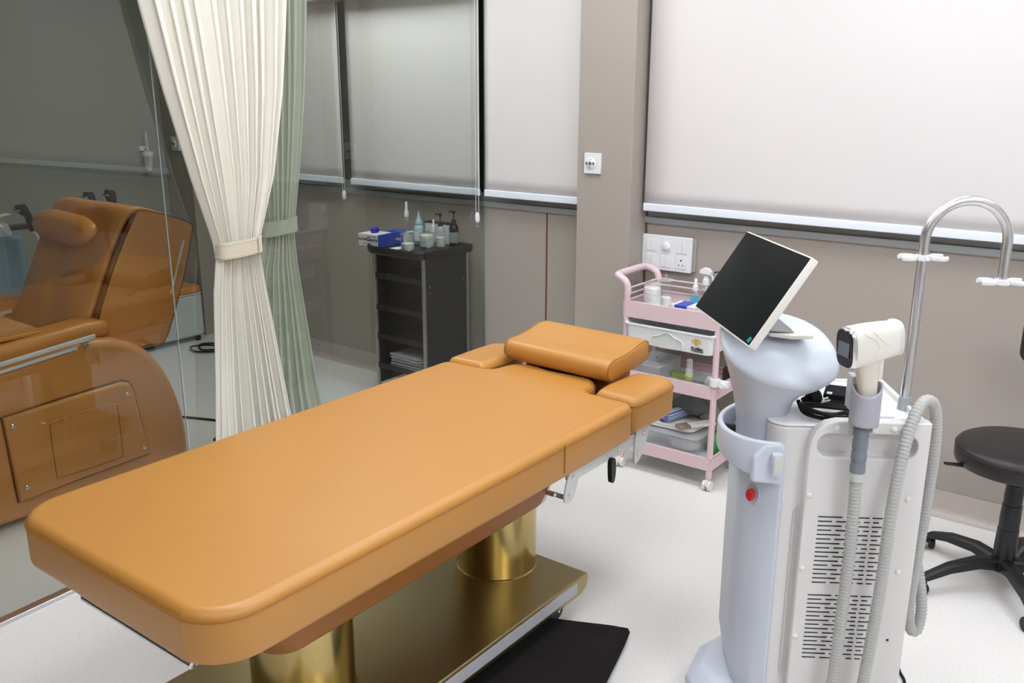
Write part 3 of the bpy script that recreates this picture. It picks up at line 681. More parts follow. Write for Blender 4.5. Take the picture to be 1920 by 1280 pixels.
while zz > .770: prof += [(.0165, zz-.90), (.0172, zz-.906), (.0172, zz-.920), (.0155, zz-.924), (.0155, zz-.926)]; zz -= .029
b.lathe(prof, (.100, -.178, .90), 24); b.build('strain_relief', 'greygrip', hpT, angle=30)
# hose: down out of the cup, loop near the floor, up over the pole hook, down, u-turn and back up behind the cabinet
hz = [(.099, -.178, .775), (.101, -.178, .70), (.103, -.180, .55), (.100, -.182, .40), (.096, -.186, .25), (.088, -.190, .14), (.085, -.20, .07), (.098, -.215, .032), (.125, -.215, .028), (.150, -.205, .07), (.160, -.20, .18), (.172, -.195, .35), (.180, -.190, .50), (.184, -.185, .65), (.197, -.170, .78), (.222, -.140, .865), (.255, -.105, .908), (.287, -.085, .900), (.304, -.075, .850), (.310, -.072, .76), (.308, -.07, .62), (.303, -.07, .48), (.300, -.07, .36), (.312, -.068, .295), (.332, -.060, .290), (.342, -.045, .34), (.335, -.02, .42), (.318, .02, .50), (.30, .06, .56), (.262, .08, .60)]
pts = catmull(hz, 60); L = 0; rr_, last = [], None; out = []; step = .0022
acc = 0; cur = pts[0]; out = [cur]
for p in pts[1:]:
    seg_ = (p-cur).length
    while seg_ >= step:
        cur = cur+(p-cur)*(step/seg_); out.append(cur); seg_ = (p-cur).length
rad = [.0128 if (i//2) % 2 == 0 else .0142 for i in range(len(out))]
b = Hb(); b.tube(out, rad, 14); b.build('hose', 'hose', hpT, angle=80)
Hb().cyl(.0168, (.100, -.178, .768), (.100, -.178, .742)).build('hose_collar', mat('hose_collar_grey', (.55, .55, .55), .4), hpT, bevel=.002)
# sockets and white block on the lid
b = MB(); b.box(.165, .20, -.095, -.04, .848, .872); wb = b.build('connector_block', 'white_plastic', mc, bevel=.006)
for x in (.205, .232): MB().lathe([(.010, .848), (.010, .857), (.007, .857), (.006, .850), (.001, .850)], (x, -.085, 0), 18).build('connector', 'steel', mc)
# things lying on the lid
def on_mc(v): return tuple(rootM(mc) @ Vector(v))
t = thing('foot_switch', 'black box shaped foot switch lying on top of the laser machine', 'foot switch', on_mc((.125, .045, .849)), MR+R(-20))
MB().prism(rrect(-.044, .044, -.038, .038, .006), 0, .022).build('housing', 'black', t, bevel=.002)
MB().prism(rrect(-.048, .048, -.042, .042, .004), .023, .034).build('pedal', mat('ribbed_black', (.012, .013, .015), .7, spec=.08), t, bevel=.002)
MB().box(-.040, -.028, -.044, -.030, .034, .037).build('pedal_tab', 'cream_plastic', t, bevel=.001)
t = thing('power_cable', 'coiled black power cable with two pin plug on top of the laser machine', 'cable', on_mc((.048, -.035, .849)), MR)
b = MB(); rnd = random.Random(5)
cpts = [(-.035, .02, .026), (-.03, -.01, .010), (-.01, -.04, .008), (.03, -.055, .008), (.075, -.045, .010), (.11, -.02, .018), (.125, -.015, .018), (.10, -.005, .012), (.05, .0, .016), (.0, .012, .016), (-.03, .0, .016), (-.02, -.03, .018), (.02, -.048, .018), (.05, -.04, .02), (.062, -.052, .016), (.03, -.058, .016), (-.01, -.045, .022), (-.035, -.01, .026), (-.02, .01, .024), (.02, .02, .018), (.07, .0, .020), (.105, -.01, .026), (.12, -.03, .018), (.118, -.05, .008), (.10, -.052, .008)]
b.tube(catmull([(x*1.12-.012, y*1.05, z) for x, y, z in cpts], 8), .0050, 8); b.build('cord', 'rubber', t)
pl = MB(); pl.lathe([(.006, -.02), (.008, -.01), (.017, .0), (.018, .022), (.015, .026), (.001, .026)], (0, 0, 0), 20, Matrix.Translation((-.022, .03, .030)) @ Matrix.Rotation(R(80), 4, 'Y') @ Matrix.Rotation(R(-15), 4, 'X')); plo = pl.build('plug', 'rubber', t)
b = MB(); 
for dy in (-.0095, .0095): b.cyl(.0024, (.003, .03+dy, .026-.004), (.026, .03+dy+.004, .028), 10)
b.build('plug_pins', 'steel', plo)
t = tag(MB().tube(catmull([(0, 0, 0), (.012, .0, .045), (.018, .004, .065), (.03, .0, .045), (.055, -.01, .008), (.075, -.015, .004), (.07, -.02, .004), (.045, -.012, .02), (.02, -.006, .05)], 6), .0022, 8, flat=2.0).build('wrist_strap', 'white_plastic'), 'thin white strap loop lying behind the hand piece on the machine', 'strap')
t.location = on_mc((.135, -.05, .851)); t.rotation_euler.z = MR
MB().tube(catmull([(-.497, 2.30, .10), (-.50, 2.42, .02), (-.489, 2.481, .006), (-.470, 2.45, .006), (-.445, 2.40, .006), (-.42, 2.25, .006), (-.40, 2.0, .006), (-.38, 1.7, .006)], 8), .004, 8, T=MI).build('power_cord', 'rubber', mc)

# ------------------------------------------------------------------ generic small containers
def bottle_spray(name, label, x, y, z, r, h, mb, mcap, liquid=None, kind='spray', cat='bottle', lab=None, rz=0):
    t = thing(name, label, cat, (x, y, z), rz); hb = h*.62
    MB().lathe([(r*.9, .0005), (r, .003), (r, hb*.80), (r*.85, hb*.92), (r*.42, hb), (r*.42, hb+.004)], (0, 0, 0), 24).build('bottle_body', mb, t, angle=60)
    if liquid: MB().lathe([(r*.86, .002), (r*.93, .004), (r*.93, hb*liquid[1])], (0, 0, 0), 24).build('liquid', liquid[0], t)
    if lab: MB().lathe([(r*1.015, hb*.2), (r*1.015, hb*.65)], (0, 0, 0), 24).build('label_band', lab, t)
    if kind == 'spray':
        MB().lathe([(r*.52, hb-.002), (r*.52, hb+h*.13), (r*.40, hb+h*.15), (r*.30, hb+h*.2), (r*.30, h*.97), (r*.2, h)], (0, 0, 0), 18).build('spray_cap', mcap, t)
    elif kind == 'pump':
        b = MB(); b.lathe([(r*.5, hb-.002), (r*.5, hb+h*.10), (r*.3, hb+h*.12), (r*.12, hb+h*.13), (r*.12, h*.90), (r*.34, h*.90), (r*.34, h*.97), (r*.1, h)], (0, 0, 0), 18)
        b.tube([(0, 0, h*.945), (-r*.8, 0, h*.955), (-r*1.25, 0, h*.925)], r*.13, 8); b.build('pump_head', mcap, t)
    elif kind == 'nozzle':
        MB().lathe([(r*.75, hb-.002), (r*.72, hb+h*.08), (r*.3, hb+h*.2), (r*.12, h)], (0, 0, 0), 18).build('nozzle_cap', mcap, t)
    elif kind == 'trigger':
        b = MB(); b.lathe([(r*.48, hb-.002), (r*.48, hb+h*.12), (r*.36, hb+h*.14), (r*.36, hb+h*.2)], (0, 0, 0), 18)
        b.loft([[(cx+dx*w_, dy*.012, cz+dz*w_) for dx, dy, dz in [(0, -1, -1), (0, 1, -1), (0, 1, 1), (0, -1, 1)]] for cx, cz, w_ in [(-.026, h*.93, .007), (-.010, h*.95, .013), (.012, h*.94, .012), (.024, h*.90, .006)]])
        b.tube(catmull([(.010, 0, h*.90), (.026, 0, h*.84), (.034, 0, h*.72), (.042, 0, h*.64)], 4), .0042, 8); b.build('trigger_head', mcap, t, bevel=.002)
    return t
def jar(label, x, y, z, r, h, fill, mf='cotton', cat='jar'):
    t = thing('glass_jar', label, cat, (x, y, z))
    MB().lathe([(r*.95, .001), (r, .004), (r, h*.80)], (0, 0, 0), 28).build('jar_body', 'clear', t, angle=60)
    l = MB().lathe([(r*1.04, h*.805), (r*1.04, h*.83), (r*.8, h*.86), (r*.2, h*.88), (.001, h*.885)], (0, 0, 0), 28).build('lid', 'clear', t, angle=60)
    MB().sphere((0, 0, h*.94), r*.24, 14).build('lid_knob', 'clear', l)
    b = MB(); rings = []; n = 26; rnd_ = random.Random(int(x*1000))
    for k in range(15):
        zz = lerp(.006, h*.8*fill, k/14); rings.append([((r*.90*(1+.05*math.sin(k*1.9+i*.6)+.04*rnd_.uniform(-1, 1)))*math.cos(2*PI*i/n)*(1 if k < 14 else .5), (r*.90*(1+.05*math.sin(k*2.3+i*.5)))*math.sin(2*PI*i/n)*(1 if k < 14 else .5), zz+.002*math.sin(i*1.3+k)) for i in range(n)])
    b.loft(rings); b.build('cotton_filling', mf, t, angle=180); return t

# ------------------------------------------------------------------ pink trolley
TX0, TX1, TY0, TY1 = -1.868, -1.452, 3.262, 3.530
tr = thing('trolley', 'pink three tier metal trolley with white drawer against the wall under the sockets', 'trolley', ((TX0+TX1)/2, (TY0+TY1)/2, 0))
TT = rootM(tr).inverted()
def Tb(): b = MB(); b.T = TT; return b
for x, y in ((TX0, TY0), (TX1, TY0), (TX0, TY1), (TX1, TY1)):
    zt = .79 if x == TX0 else .79
    Tb().cyl(.0128, (x, y, .052), (x, y, zt), 18).build('post', 'pink', tr)
    c = Tb().cyl(.006, (x, y, .02), (x, y, .055), 10)
    for dx in (-.011, .011): c.cyl(.0215, (x+dx-.007, y-.006, .0215), (x+dx+.007, y-.006, .0215), 22)
    c.prism(smooth_poly([(y-.028, .022), (y-.018, .046), (y+.006, .050), (y+.020, .036), (y+.016, .018)], 3), x-.004, x+.004, 'x')
    c.build('caster', 'cream_plastic', tr, bevel=.003)
for x, sgn in ((TX0, -1), (TX1, 1)):
    hp = catmull([(x, TY0, .775), (x, TY0, .805), (x+sgn*.012, TY0, .830), (x+sgn*.045, TY0+.006, .846), (x+sgn*.062, TY0+.03, .850), (x+sgn*.062, (TY0+TY1)/2, .852), (x+sgn*.060, TY1-.04, .852), (x+sgn*.045, TY1-.010, .848), (x+sgn*.014, TY1, .832), (x, TY1, .805), (x, TY1, .775)], 6)
    if sgn < 0: Tb().tube(hp, .0150, 16).build('handle', 'pink', tr, angle=60)
for z0, z1 in ((.682, .750), (.395, .448), (.086, .138)):
    b = Tb(); t_ = .003
    b.box(TX0, TX1, TY0-.012, TY0-.009, z0, z1).box(TX0, TX1, TY1+.009, TY1+.012, z0, z1).box(TX0-.012, TX0-.009, TY0-.012, TY1+.012, z0, z1).box(TX1+.009, TX1+.012, TY0-.012, TY1+.012, z0, z1)
    b.box(TX0-.011, TX1+.011, TY0-.011, TY0+.004, z1-.003, z1).box(TX0-.011, TX1+.011, TY1-.004, TY1+.011, z1-.003, z1).box(TX0-.011, TX0+.004, TY0-.011, TY1+.011, z1-.003, z1).box(TX1-.004, TX1+.011, TY0-.011, TY1+.011, z1-.003, z1)
    o = b.build('tray', 'pink', tr, bevel=.001)
    Tb().box(TX0-.008, TX1+.008, TY0-.008, TY1+.008, z0+.012, z0+.018).build('tray_floor', 'white_tray', o)
b = Tb()
for z in (.775, .800):
    for a, c in (((TX0, TY0), (TX0, TY1)), ((TX0, TY1), (TX1, TY1)), ((TX1, TY0), (TX1, TY1))): b.cyl(.0038, (*a, z), (*c, z), 10)
b.build('guard_rail', 'pink', tr)
# drawer
dx0, dx1, dy0, dy1 = TX0+.012, TX1-.006, 3.232, 3.50
def dring(z, k, n=4): return [(x, y, z) for x, y in rrect(dx0+k, dx1-k, dy0+k, dy1-k, .02, n)]
b = Tb(); b.loft([dring(.578, .012), dring(.582, .006), dring(.658, 0), dring(.658, -.006), dring(.664, -.006), dring(.664, .004), dring(.590, .012)], True)
dr = b.build('drawer', 'white_plastic', tr, angle=35)
b = Tb(); b.prism(smooth_poly([(-1.735, .585), (-1.725, .622), (-1.70, .632), (-1.66, .645), (-1.62, .632), (-1.595, .622), (-1.585, .585)], 3), dy0+.0005, dy0+.0025, 'y'); 
hnd = b.build('drawer_grip', mat('drawer_recess_white', (.66, .68, .66), .4), dr)
b = Tb(); b.tube(catmull([(-1.735, dy0+.001, .585), (-1.728, dy0-.001, .620), (-1.70, dy0-.002, .630), (-1.66, dy0-.002, .648), (-1.62, dy0-.002, .630), (-1.592, dy0-.001, .620), (-1.585, dy0+.001, .585)], 5), .0022, 8); b.build('grip_rim', 'white_plastic', dr)
def TXT(x, y, z, ry=0, T=TT): return T @ Matrix.Translation((x, y, z)) @ Matrix.Rotation(R(ry), 4, 'Z') @ Matrix.Rotation(PI/2, 4, 'X')
text('logo_text', 'ProMax', .0165, 'ink', dr, TXT(-1.524, dy0+.0008, .602), bold=.0006); text('logo_text', 'Professional', .0105, 'ink', dr, TXT(-1.522, dy0+.0012, .5925), bold=.0003)
b = Tb(); lx, lz, yy = -1.527, .6305, dy0
for s in (-1, 1):
    for (xa, za, xb, zb) in [(.002, -.014, .002, .012), (.002, .004, .009, .004), (.0055, -.014, .0055, .014), (.0055, .014, .012, .010), (.012, .010, .019, .004), (.019, .004, .019, -.006), (.012, .004, .012, -.006), (.012, -.006, .019, -.006), (.012, .004, .0155, .004)]:
        dx_, dz_ = xb-xa, zb-za; L = math.hypot(dx_, dz_); px_, pz_ = -dz_/L*.0009, dx_/L*.0009
        b.prism([(lx+s*(xa+px_), lz+za+pz_), (lx+s*(xb+px_), lz+zb+pz_), (lx+s*(xb-px_), lz+zb-pz_), (lx+s*(xa-px_), lz+za-pz_)], yy-.0004, yy+.0012, 'y')
b.build('logo_mark', 'yellow', dr, smooth=False)
# white hose clamp on the right front post
cl = thing('post_clamp', 'white plastic clamp with round knob gripping the right front post of the pink trolley', 'clamp', (TX1, TY0, .452))
MB().lathe([(.0145, 0), (.021, 0), (.021, .034), (.0145, .034)], (0, 0, 0), 24).box(.016, .062, -.010, .012, .004, .030).build('clamp_body', 'white_plastic', cl, bevel=.002)
MB().lathe([(.012, 0), (.0135, .004), (.012, .012), (.001, .013)], (0, 0, 0), 16, Matrix.Translation((.040, -.010, .014)) @ Matrix.Rotation(PI/2, 4, 'X')).build('knob', 'white_plastic', cl, bevel=.001)
# --- on the top tray
Z1 = .7005
jar('glass jar full of cotton wool at the front left of the pink trolley', -1.800, 3.352, Z1, .0385, .136, .97)
jar('glass jar a third full of cotton, behind the full jar on the pink trolley', -1.790, 3.452, Z1, .031, .142, .36)
bottle_spray('spray_bottle', 'clear spray bottle with blue liquid and white cap on the pink trolley', -1.668, 3.49, Z1, .0225, .130, 'clear', 'white_plastic', ('liquid_blue', .62))
bottle_spray('spray_bottle', 'clear trigger spray bottle behind the blue one on the pink trolley', -1.622, 3.490, Z1, .029, .178, 'clear', 'white_plastic', None, 'trigger')
bottle_spray('pump_bottle', 'bottle with thin black spout half hidden behind the tilted screen, on the pink trolley', -1.560, 3.50, Z1, .024, .176, 'clear', 'black', None, 'pump')
def carton(label, x, y, z, L, W, H, rz, blue0, blue1, txt, T2=None, cat='glove box', mblue='blue'):
    t = thing('glove_box', label, cat, (x, y, z), rz)
    o = MB().box(-L/2, L/2, -W/2, W/2, 0, H).build('box', 'carton', t, bevel=.0015)
    MB().box(blue0, blue1, -W/2-.0006, W/2+.0006, .001, H+.0006).build('printed_band', mblue, t, smooth=False)
    if txt: text('print_text', txt, H*.36, 'ink', t, Matrix.Translation((T2 if T2 is not None else 0, -W/2-.0004, H*.52)) @ Matrix.Rotation(PI/2, 4, 'X'), bold=.0004)
    return t
carton('white and blue flat glove box at the front of the pink trolley top', -1.572, 3.325, Z1, .20, .088, .056, 0, -.085, -.03, 'Nitrile Examination Gloves', .035)
MB and tag(MB().box(-.028, .028, -.02, .02, 0, .003).build('paper_card', 'carton', None, bevel=.0005), 'small white card lying between the jars and the glove box on the pink trolley', 'card')
bpy.data.objects['paper_card'].location = (-1.705, 3.325, Z1)
# --- middle tray
Z2 = .4135
t = thing('storage_box', 'clear flat plastic box with lid at the left of the middle trolley shelf', 'box', (-1.782, 3.385, Z2))
MB().prism(rrect(-.070, .070, -.10, .10, .012), 0, .060).build('box_shell', 'frost', t, bevel=.003)
l = MB().prism(rrect(-.073, .073, -.103, .103, .014), .060, .068).build('lid', 'frost', t, bevel=.002)
MB().prism(rrect(-.045, .045, -.07, .07, .01), .068, .0705).build('lid_panel', 'frost', l); MB().lathe([(.006, .0705), (.006, .074), (.001, .0745)], (0, 0, 0), 12).build('lid_knob', 'steel', l)
t = thing('serum_bottle', 'small white pump bottle with lime label on the middle trolley shelf', 'bottle', (-1.600, 3.335, Z2))
MB().lathe([(.0155, .0005), (.017, .003), (.017, .052), (.0165, .055)], (0, 0, 0), 24).build('bottle_body', mat('pale_lime_plastic', (.74, .78, .55), .35), t); MB().lathe([(.0173, .006), (.0173, .036)], (0, 0, 0), 24).build('label_band', 'lime', t)
MB().lathe([(.0165, .055), (.0165, .066), (.0125, .069), (.0125, .092), (.011, .094), (.011, .106), (.009, .109)], (0, 0, 0), 24).box(-.014, 0, -.005, .005, .097, .106).build('pump_cap', 'white_plastic', t)
t = thing('acrylic_tray', 'small clear acrylic organiser around the lime label bottle', 'tray', (-1.570, 3.335, Z2))
b = MB()
for x0, x1, y0, y1 in ((-.055, .055, -.058, -.056), (-.055, .055, .056, .058), (-.055, -.053, -.056, .056), (.053, .055, -.056, .056), (-.002, 0, -.056, .056)): b.box(x0, x1, y0, y1, 0, .036)
b.build('walls', 'clear', t, smooth=False); MB().box(-.055, .055, -.058, .058, .0001, .002).build('base', 'clear', t, smooth=False)
t = thing('cream_pot', 'round white cream pot with tilted open lid on the middle trolley shelf', 'pot', (-1.500, 3.322, Z2))
MB().lathe([(.026, 0), (.031, .004), (.031, .016), (.027, .020), (.001, .020)], (0, 0, 0), 28).build('pot', 'white_plastic', t, angle=50)
MB().lathe([(.030, 0), (.030, .020), (.027, .024), (.001, .024)], (0, 0, 0), 28, Matrix.Translation((.008, -.004, .024)) @ Matrix.Rotation(R(24), 4, 'Y')).build('lid', mat('pale_grey_lid', (.62, .64, .66), .35), t, angle=50)
tag(MB().box(-.035, .035, -.016, .016, 0, .022).build('lime_packet', 'lime', None, bevel=.004), 'lime green packet beside the clear flat box on the middle trolley shelf', 'packet').location = (-1.672, 3.40, Z2)
t = tag(MB().lathe([(.020, 0), (.022, .004), (.022, .05), (.012, .062), (.001, .063)], (0, 0, 0), 20).build('dark_bottle', mat('dark_brown', (.05, .02, .012), .3)), 'dark brown round container by the back right post, middle trolley shelf', 'bottle'); t.location = (-1.492, 3.48, Z2)
# --- bottom tray
Z3 = .1045
t = thing('storage_box', 'clear plastic bin with lid holding white cotton on the bottom trolley shelf', 'box', (-1.668, 3.395, Z3))
rs = lambda z, k: [(x, y, z) for x, y in rrect(-.150+k, .140-k, -.105+k, .105-k, .03, 5)]
MB().loft([rs(0.0005, .022), rs(.006, .012), rs(.085, 0)], True).build('bin', 'frost', t, angle=50)
MB().loft([rs(.085, -.006), rs(.096, -.006), rs(.099, .004), rs(.098, .012)], True).build('lid', 'frost', t, angle=50)
b = MB(); b.loft([[(.045+(.075*s)*math.cos(2*PI*i/20), -.01+(.055*s)*math.sin(2*PI*i/20)*(1+.1*math.sin(i*2)), z) for i in range(20)] for z, s in ((.010, .9), (.022, 1), (.038, .85), (.046, .4))]); b.build('cotton_pads', 'cotton', t, angle=180)
def cloth(name, label, poly, z0, h, m, loc, wob=.004, layers=3, cat='towel', seed=1):
    rnd_ = random.Random(seed); b = MB(); rings = []; n = 0
    poly = smooth_poly(poly, 5); 
    for k in range(layers*4+1):
        z = z0+h*k/(layers*4); inn = .004*(1-abs(math.sin(PI*k/4)))+ (.006 if k in (0, layers*4) else 0)
        rings.append([(x, y, z+wob*math.sin(x*42+seed)*math.cos(y*37+seed)) for x, y in offset_poly(poly, inn)])
    top = offset_poly(poly, .012); rings.append([(x, y, z0+h+.001+wob*math.sin(x*42+seed)*math.cos(y*37+seed)) for x, y in top])
    b.loft(rings); o = b.build(name, m, None, angle=60); o.location = loc; tag(o, label, cat); return o
zt = Z3+.100
cloth('towel', 'white towel with zigzag edge folded on the clear bin lid', [(-.10, -.085), (.0, -.098), (.11, -.085), (.125, 0), (.11, .07), (-.1, .07)], .004, .022, 'white_cloth', (-1.675, 3.395, zt), .003, 2, seed=2)
# brown and white scalloped cloth strips
b = MB(); 
zz = zt+.031
def strip(y0, y1, x0, x1, z, mname, label, loc):
    pts = []; n = 16
    for k in range(n+1): pts.append((lerp(x0, x1, k/n), y0-.004*abs(math.sin(PI*k))-(.005 if k % 2 else 0)))
    for k in range(n+1): pts.append((lerp(x1, x0, k/n), y1+(.005 if k % 2 else 0)))
    o = MB().prism(pts, 0, .012).build('folded_cloth', mname, None, bevel=.002); o.location = loc; o.rotation_euler.z = R(58); tag(o, label, 'cloth'); return o
strip(-.020, .020, -.065, .065, 0, 'brown_cloth', 'brown cloth with zigzag edge lying on the white towel, bottom trolley shelf', (-1.578, 3.330, zt+.027))
strip(-.020, .020, -.060, .060, 0, 'white_cloth', 'white cloth with zigzag edge beside the brown one, bottom trolley shelf', (-1.545, 3.365, zt+.029))
t = MB(); sp_ = [(.006+.0018*k*.5)*1.0 for k in range(60)]
prof_ = []
for k in range(75):
    a = k*.32; r_ = .006+.0011*a; prof_.append((r_*math.cos(a), r_*.72*math.sin(a)))
inn = [(x*.86, y*.86) for x, y in prof_]
outer = [(.034*math.cos(2*PI*k/40)*(1+.012*math.sin(k*3)), .022*math.sin(2*PI*k/40)) for k in range(40)]
o = MB().prism(outer, -.085, .085, 'y').build('rolled_towel', 'stripe', None, bevel=.004); o.location = (-1.672, 3.385, zt+.050); o.rotation_euler = (0, 0, R(-14)); tag(o, 'blue and white striped towel rolled up on the white towel, bottom trolley shelf', 'towel')
b = MB(); b.tube([(x, -.0868, z) for x, z in prof_], .0011, 6); b.build('roll_edge', mat('towel_blue', (.08, .12, .34), .9), o)
def heap(label, loc, lx, ly, h, m, seed):
    b = MB(); rings = []
    for z, k in ((0, .86), (.10, 1), (.30, .98), (.52, .84), (.74, .66), (.9, .42), (.98, .18)):
        rings.append([(lx*k*math.cos(a_)*(1+.07*math.sin(a_*5+seed+z*4)), ly*k*math.sin(a_)*(1+.09*math.cos(a_*4+seed*2)), h*z*(1+.12*math.sin(a_*3+seed))) for a_ in [2*PI*i/36 for i in range(36)]])
    o = b.loft(rings).build('towel', m, None, angle=80); o.location = loc; tag(o, label, 'towel'); return o
heap('dark grey cloth heaped on top behind the rolled striped towel, bottom trolley shelf', (-1.640, 3.452, zt+.052), .085, .062, .078, 'grey_cloth', 2)
heap('grey green cloth slumping beside the dark grey one, bottom trolley shelf', (-1.548, 3.462, zt+.026), .055, .048, .060, mat('grey_green_cloth', (.26, .27, .26), .95), 5)
t = thing('green_bag', 'green plastic bag at the right of the bottom trolley shelf', 'bag', (-1.490, 3.44, Z3))
b = MB(); b.loft([[(.030*s*math.cos(2*PI*i/20)*(1+.12*math.sin(i*3+z*60)), .075*s*math.sin(2*PI*i/20), z) for i in range(20)] for z, s in ((.0005, .8), (.012, 1.0), (.05, 1.0), (.085, .8), (.10, .35))]); b.build('bag', 'green', t, angle=70)

# ------------------------------------------------------------------ sockets, call point
def socket_panel():
    t = thing('socket_panel', 'large white switch and socket plate on the wall right of the column', 'switch', (-1.862, YW, .9055))
    W, H = .122, .0775
    MB().prism(rrect(-W-.004, W+.012, -H+.006, H-.006, .003), -.012, 0, 'y').build('back_box', mat('greige_box', (.42, .38, .34), .5), t)
    f = MB().prism(rrect(-W, W, -H, H, .006), -.030, -.014, 'y').build('face_plate', 'white_plastic', t, bevel=.004)
    for ix, x in enumerate((-.075, 0, .075)):
        for iz, z in enumerate((.032, -.036)):
            kind = {(1, 0): 'dimmer', (2, 1): 'socket'}.get((ix, iz), 'rocker')
            if kind == 'rocker':
                for s in (-1, 1): MB().prism(rrect(x+(-.024 if s < 0 else .0006), x+(-.0006 if s < 0 else .024), z-.026, z+.026, .004), -.0335, -.0300, 'y').build('rocker_switch', 'white_plastic', t, bevel=.0015)
            elif kind == 'dimmer':
                o = MB().prism(rrect(x-.024, x+.024, z-.026, z+.026, .005), -.032, -.030, 'y').build('dimmer_plate', 'white_plastic', t, bevel=.001)
                MB().lathe([(.019, 0), (.018, .008), (.015, .011), (.001, .011)], (0, 0, 0), 28, Matrix.Translation((x, -.032, z)) @ Matrix.Rotation(PI/2, 4, 'X')).build('dimmer_knob', 'white_plastic', o, angle=50)
            else:
                o = MB().prism(rrect(x-.024, x+.024, z-.026, z+.026, .005), -.033, -.030, 'y').build('power_socket', 'white_plastic', t, bevel=.001)
                for hx, hz, r_ in ((0, .012, .0038), (-.010, -.009, .0028), (.010, -.009, .0028)): MB().cyl(r_, (x+hx, -.0330, z+hz), (x+hx, -.0336, z+hz), 12).build('socket_hole', 'ink', o)
socket_panel()
def round_switch(label, x, y, z, det=True):
    t = thing('call_switch', label, 'switch', (x, y, z))
    MB().prism(rrect(-.0425, .0425, -.0445, .0445, .003), -.011, 0, 'y').build('face_plate', 'white_plastic', t, bevel=.002)
    rt_ = Matrix.Translation((-.008, -.011, .0)) @ Matrix.Rotation(PI/2, 4, 'X')
    k = MB().lathe([(.025, 0), (.0245, .004), (.022, .006), (.001, .006)], (0, 0, 0), 32, rt_).build('knob', 'white_plastic', t, angle=50)
    MB().lathe([(.009, .006), (.009, .008), (.0075, .008), (.0075, .0062)], (0, 0, 0), 24, rt_).build('knob_ring', mat('grey_pink', (.45, .33, .33), .5), k)
    MB().cyl(.004, (-.008, -.0170, 0), (-.008, -.0185, 0), 12).build('knob_centre', 'ink', k)
    for dx in (-.026, .010): MB().prism(rrect(dx-.008+.004, dx+.004, -.006, .006, .001), -.0178, -.0168, 'y').build('printed_mark', mat('dark_green_grey', (.08, .11, .09), .5), k)
    text('scale_text', '1 2 3', .007, 'ink', k, Matrix.Translation((-.008, -.0172, .017)) @ Matrix.Rotation(PI/2, 4, 'X')); text('scale_text', '0 1', .007, 'ink', k, Matrix.Translation((-.008, -.0172, -.018)) @ Matrix.Rotation(PI/2, 4, 'X'))
    text('side_mark', '<', .010, 'ink', t, Matrix.Translation((.024, -.0112, 0)) @ Matrix.Rotation(PI/2, 4, 'X'))
round_switch('small square white rotary switch on the column between the blinds', -2.178, 3.46, 1.290)
round_switch('small white rotary switch on the dark far corner column behind the glass', -5.362, 3.46, 1.262)

# ------------------------------------------------------------------ stool
hub = RTV*1.640+FWV*2.72
stl = thing('stool', 'black round stool with back rest on a five star base, right of the machine', 'stool', (hub.x, hub.y, 0), 0)
MB().lathe([(.17, .430), (.188, .436), (.193, .450), (.193, .484), (.187, .498), (.172, .506), (.10, .510), (.001, .511)], (0, 0, 0), 64).build('seat', 'black_leather', stl, angle=50)
MB().tube([(.192*math.cos(2*PI*k/64), .192*math.sin(2*PI*k/64), .487) for k in range(64)], .002, 6, closed=True).build('seat_piping', 'black_leather', bpy.data.objects['seat'])
MB().box(-.09, .09, -.07, .07, .415, .432).cyl(.022, (0, 0, .375), (0, 0, .42)).build('mechanism', 'black', stl, bevel=.003)
pv = -RTV*.30+FWV*.02
MB().tube([(-.05*.8, -.05*.6, .424), tuple(-RTV*.13+Vector((0, 0, .415))), tuple(-RTV*.19+Vector((0, 0, .437))), tuple(-RTV*.24+Vector((0, 0, .443)))], [.005, .005, .012, .010], 10, flat=.45).build('height_lever', 'black', stl)
MB().lathe([(.014, .30), (.014, .38)], (0, 0, 0), 20).build('gas_piston', 'steel', stl)
for k, (r_, a, b_) in enumerate(((.0335, .085, .215), (.0305, .20, .30), (.0270, .29, .372))):
    MB().lathe([(r_, a), (r_+.001, (a+b_)/2), (r_-.001, b_-.002), (r_-.004, b_)], (0, 0, 0), 28).build('column_sleeve', 'black', stl, angle=50)
MB().lathe([(.04, .065), (.045, .08), (.04, .10), (.034, .105)], (0, 0, 0), 28).build('hub', 'black', stl)
for k in range(5):
    a = R(-133+72*k); Q = Matrix.Rotation(a, 4, 'Z'); rings = []
    for x, z, w_, h in ((.02, .088, .026, .020), (.10, .100, .024, .017), (.20, .088, .020, .015), (.275, .064, .017, .012), (.295, .052, .015, .006)):
        rings.append([(x, sx*w_*s, z+sz*h) for sx, sz, s in ((-1, -1, 1), (1, -1, 1), (1, .5, .9), (.55, 1, 1), (-.55, 1, 1), (-1, .5, .9))])
    lg = MB().loft(rings, T=Q).build('leg', 'black', stl, bevel=.003)
    ca = R([30, -40, 75, 10, -65][k]); Q2 = Matrix.Translation((.285*math.cos(a), .285*math.sin(a), 0)) @ Matrix.Rotation(ca, 4, 'Z')
    c = MB(); 
    for dy in (-.016, .016): c.cyl(.026, (-.012, dy-.008, .026), (-.012, dy+.008, .026), 24, T=Q2)
    c.prism(smooth_poly([(-.036, .030), (-.028, .052), (-.008, .058), (.008, .05), (.010, .03), (-.01, .03)], 3), -.007, .007, 'y', T=Q2).cyl(.006, (0, 0, .035), (0, 0, .06), T=Q2); c.build('caster', 'black', lg, bevel=.003)
bk = (RTV*.158+FWV*.07)
ang = math.atan2(bk.y, bk.x)
BQ = Matrix.Rotation(ang, 4, 'Z')
rings = []
for x, s in ((.150, .86), (.156, .97), (.172, 1.0), (.188, .97), (.194, .86)):
    rings.append([(x-.10*(1-math.cos(y*2.6)), y*s, .805+(z-.805)*s) for y, z in rrect(-.17, .17, .725, .885, .035, 5)])
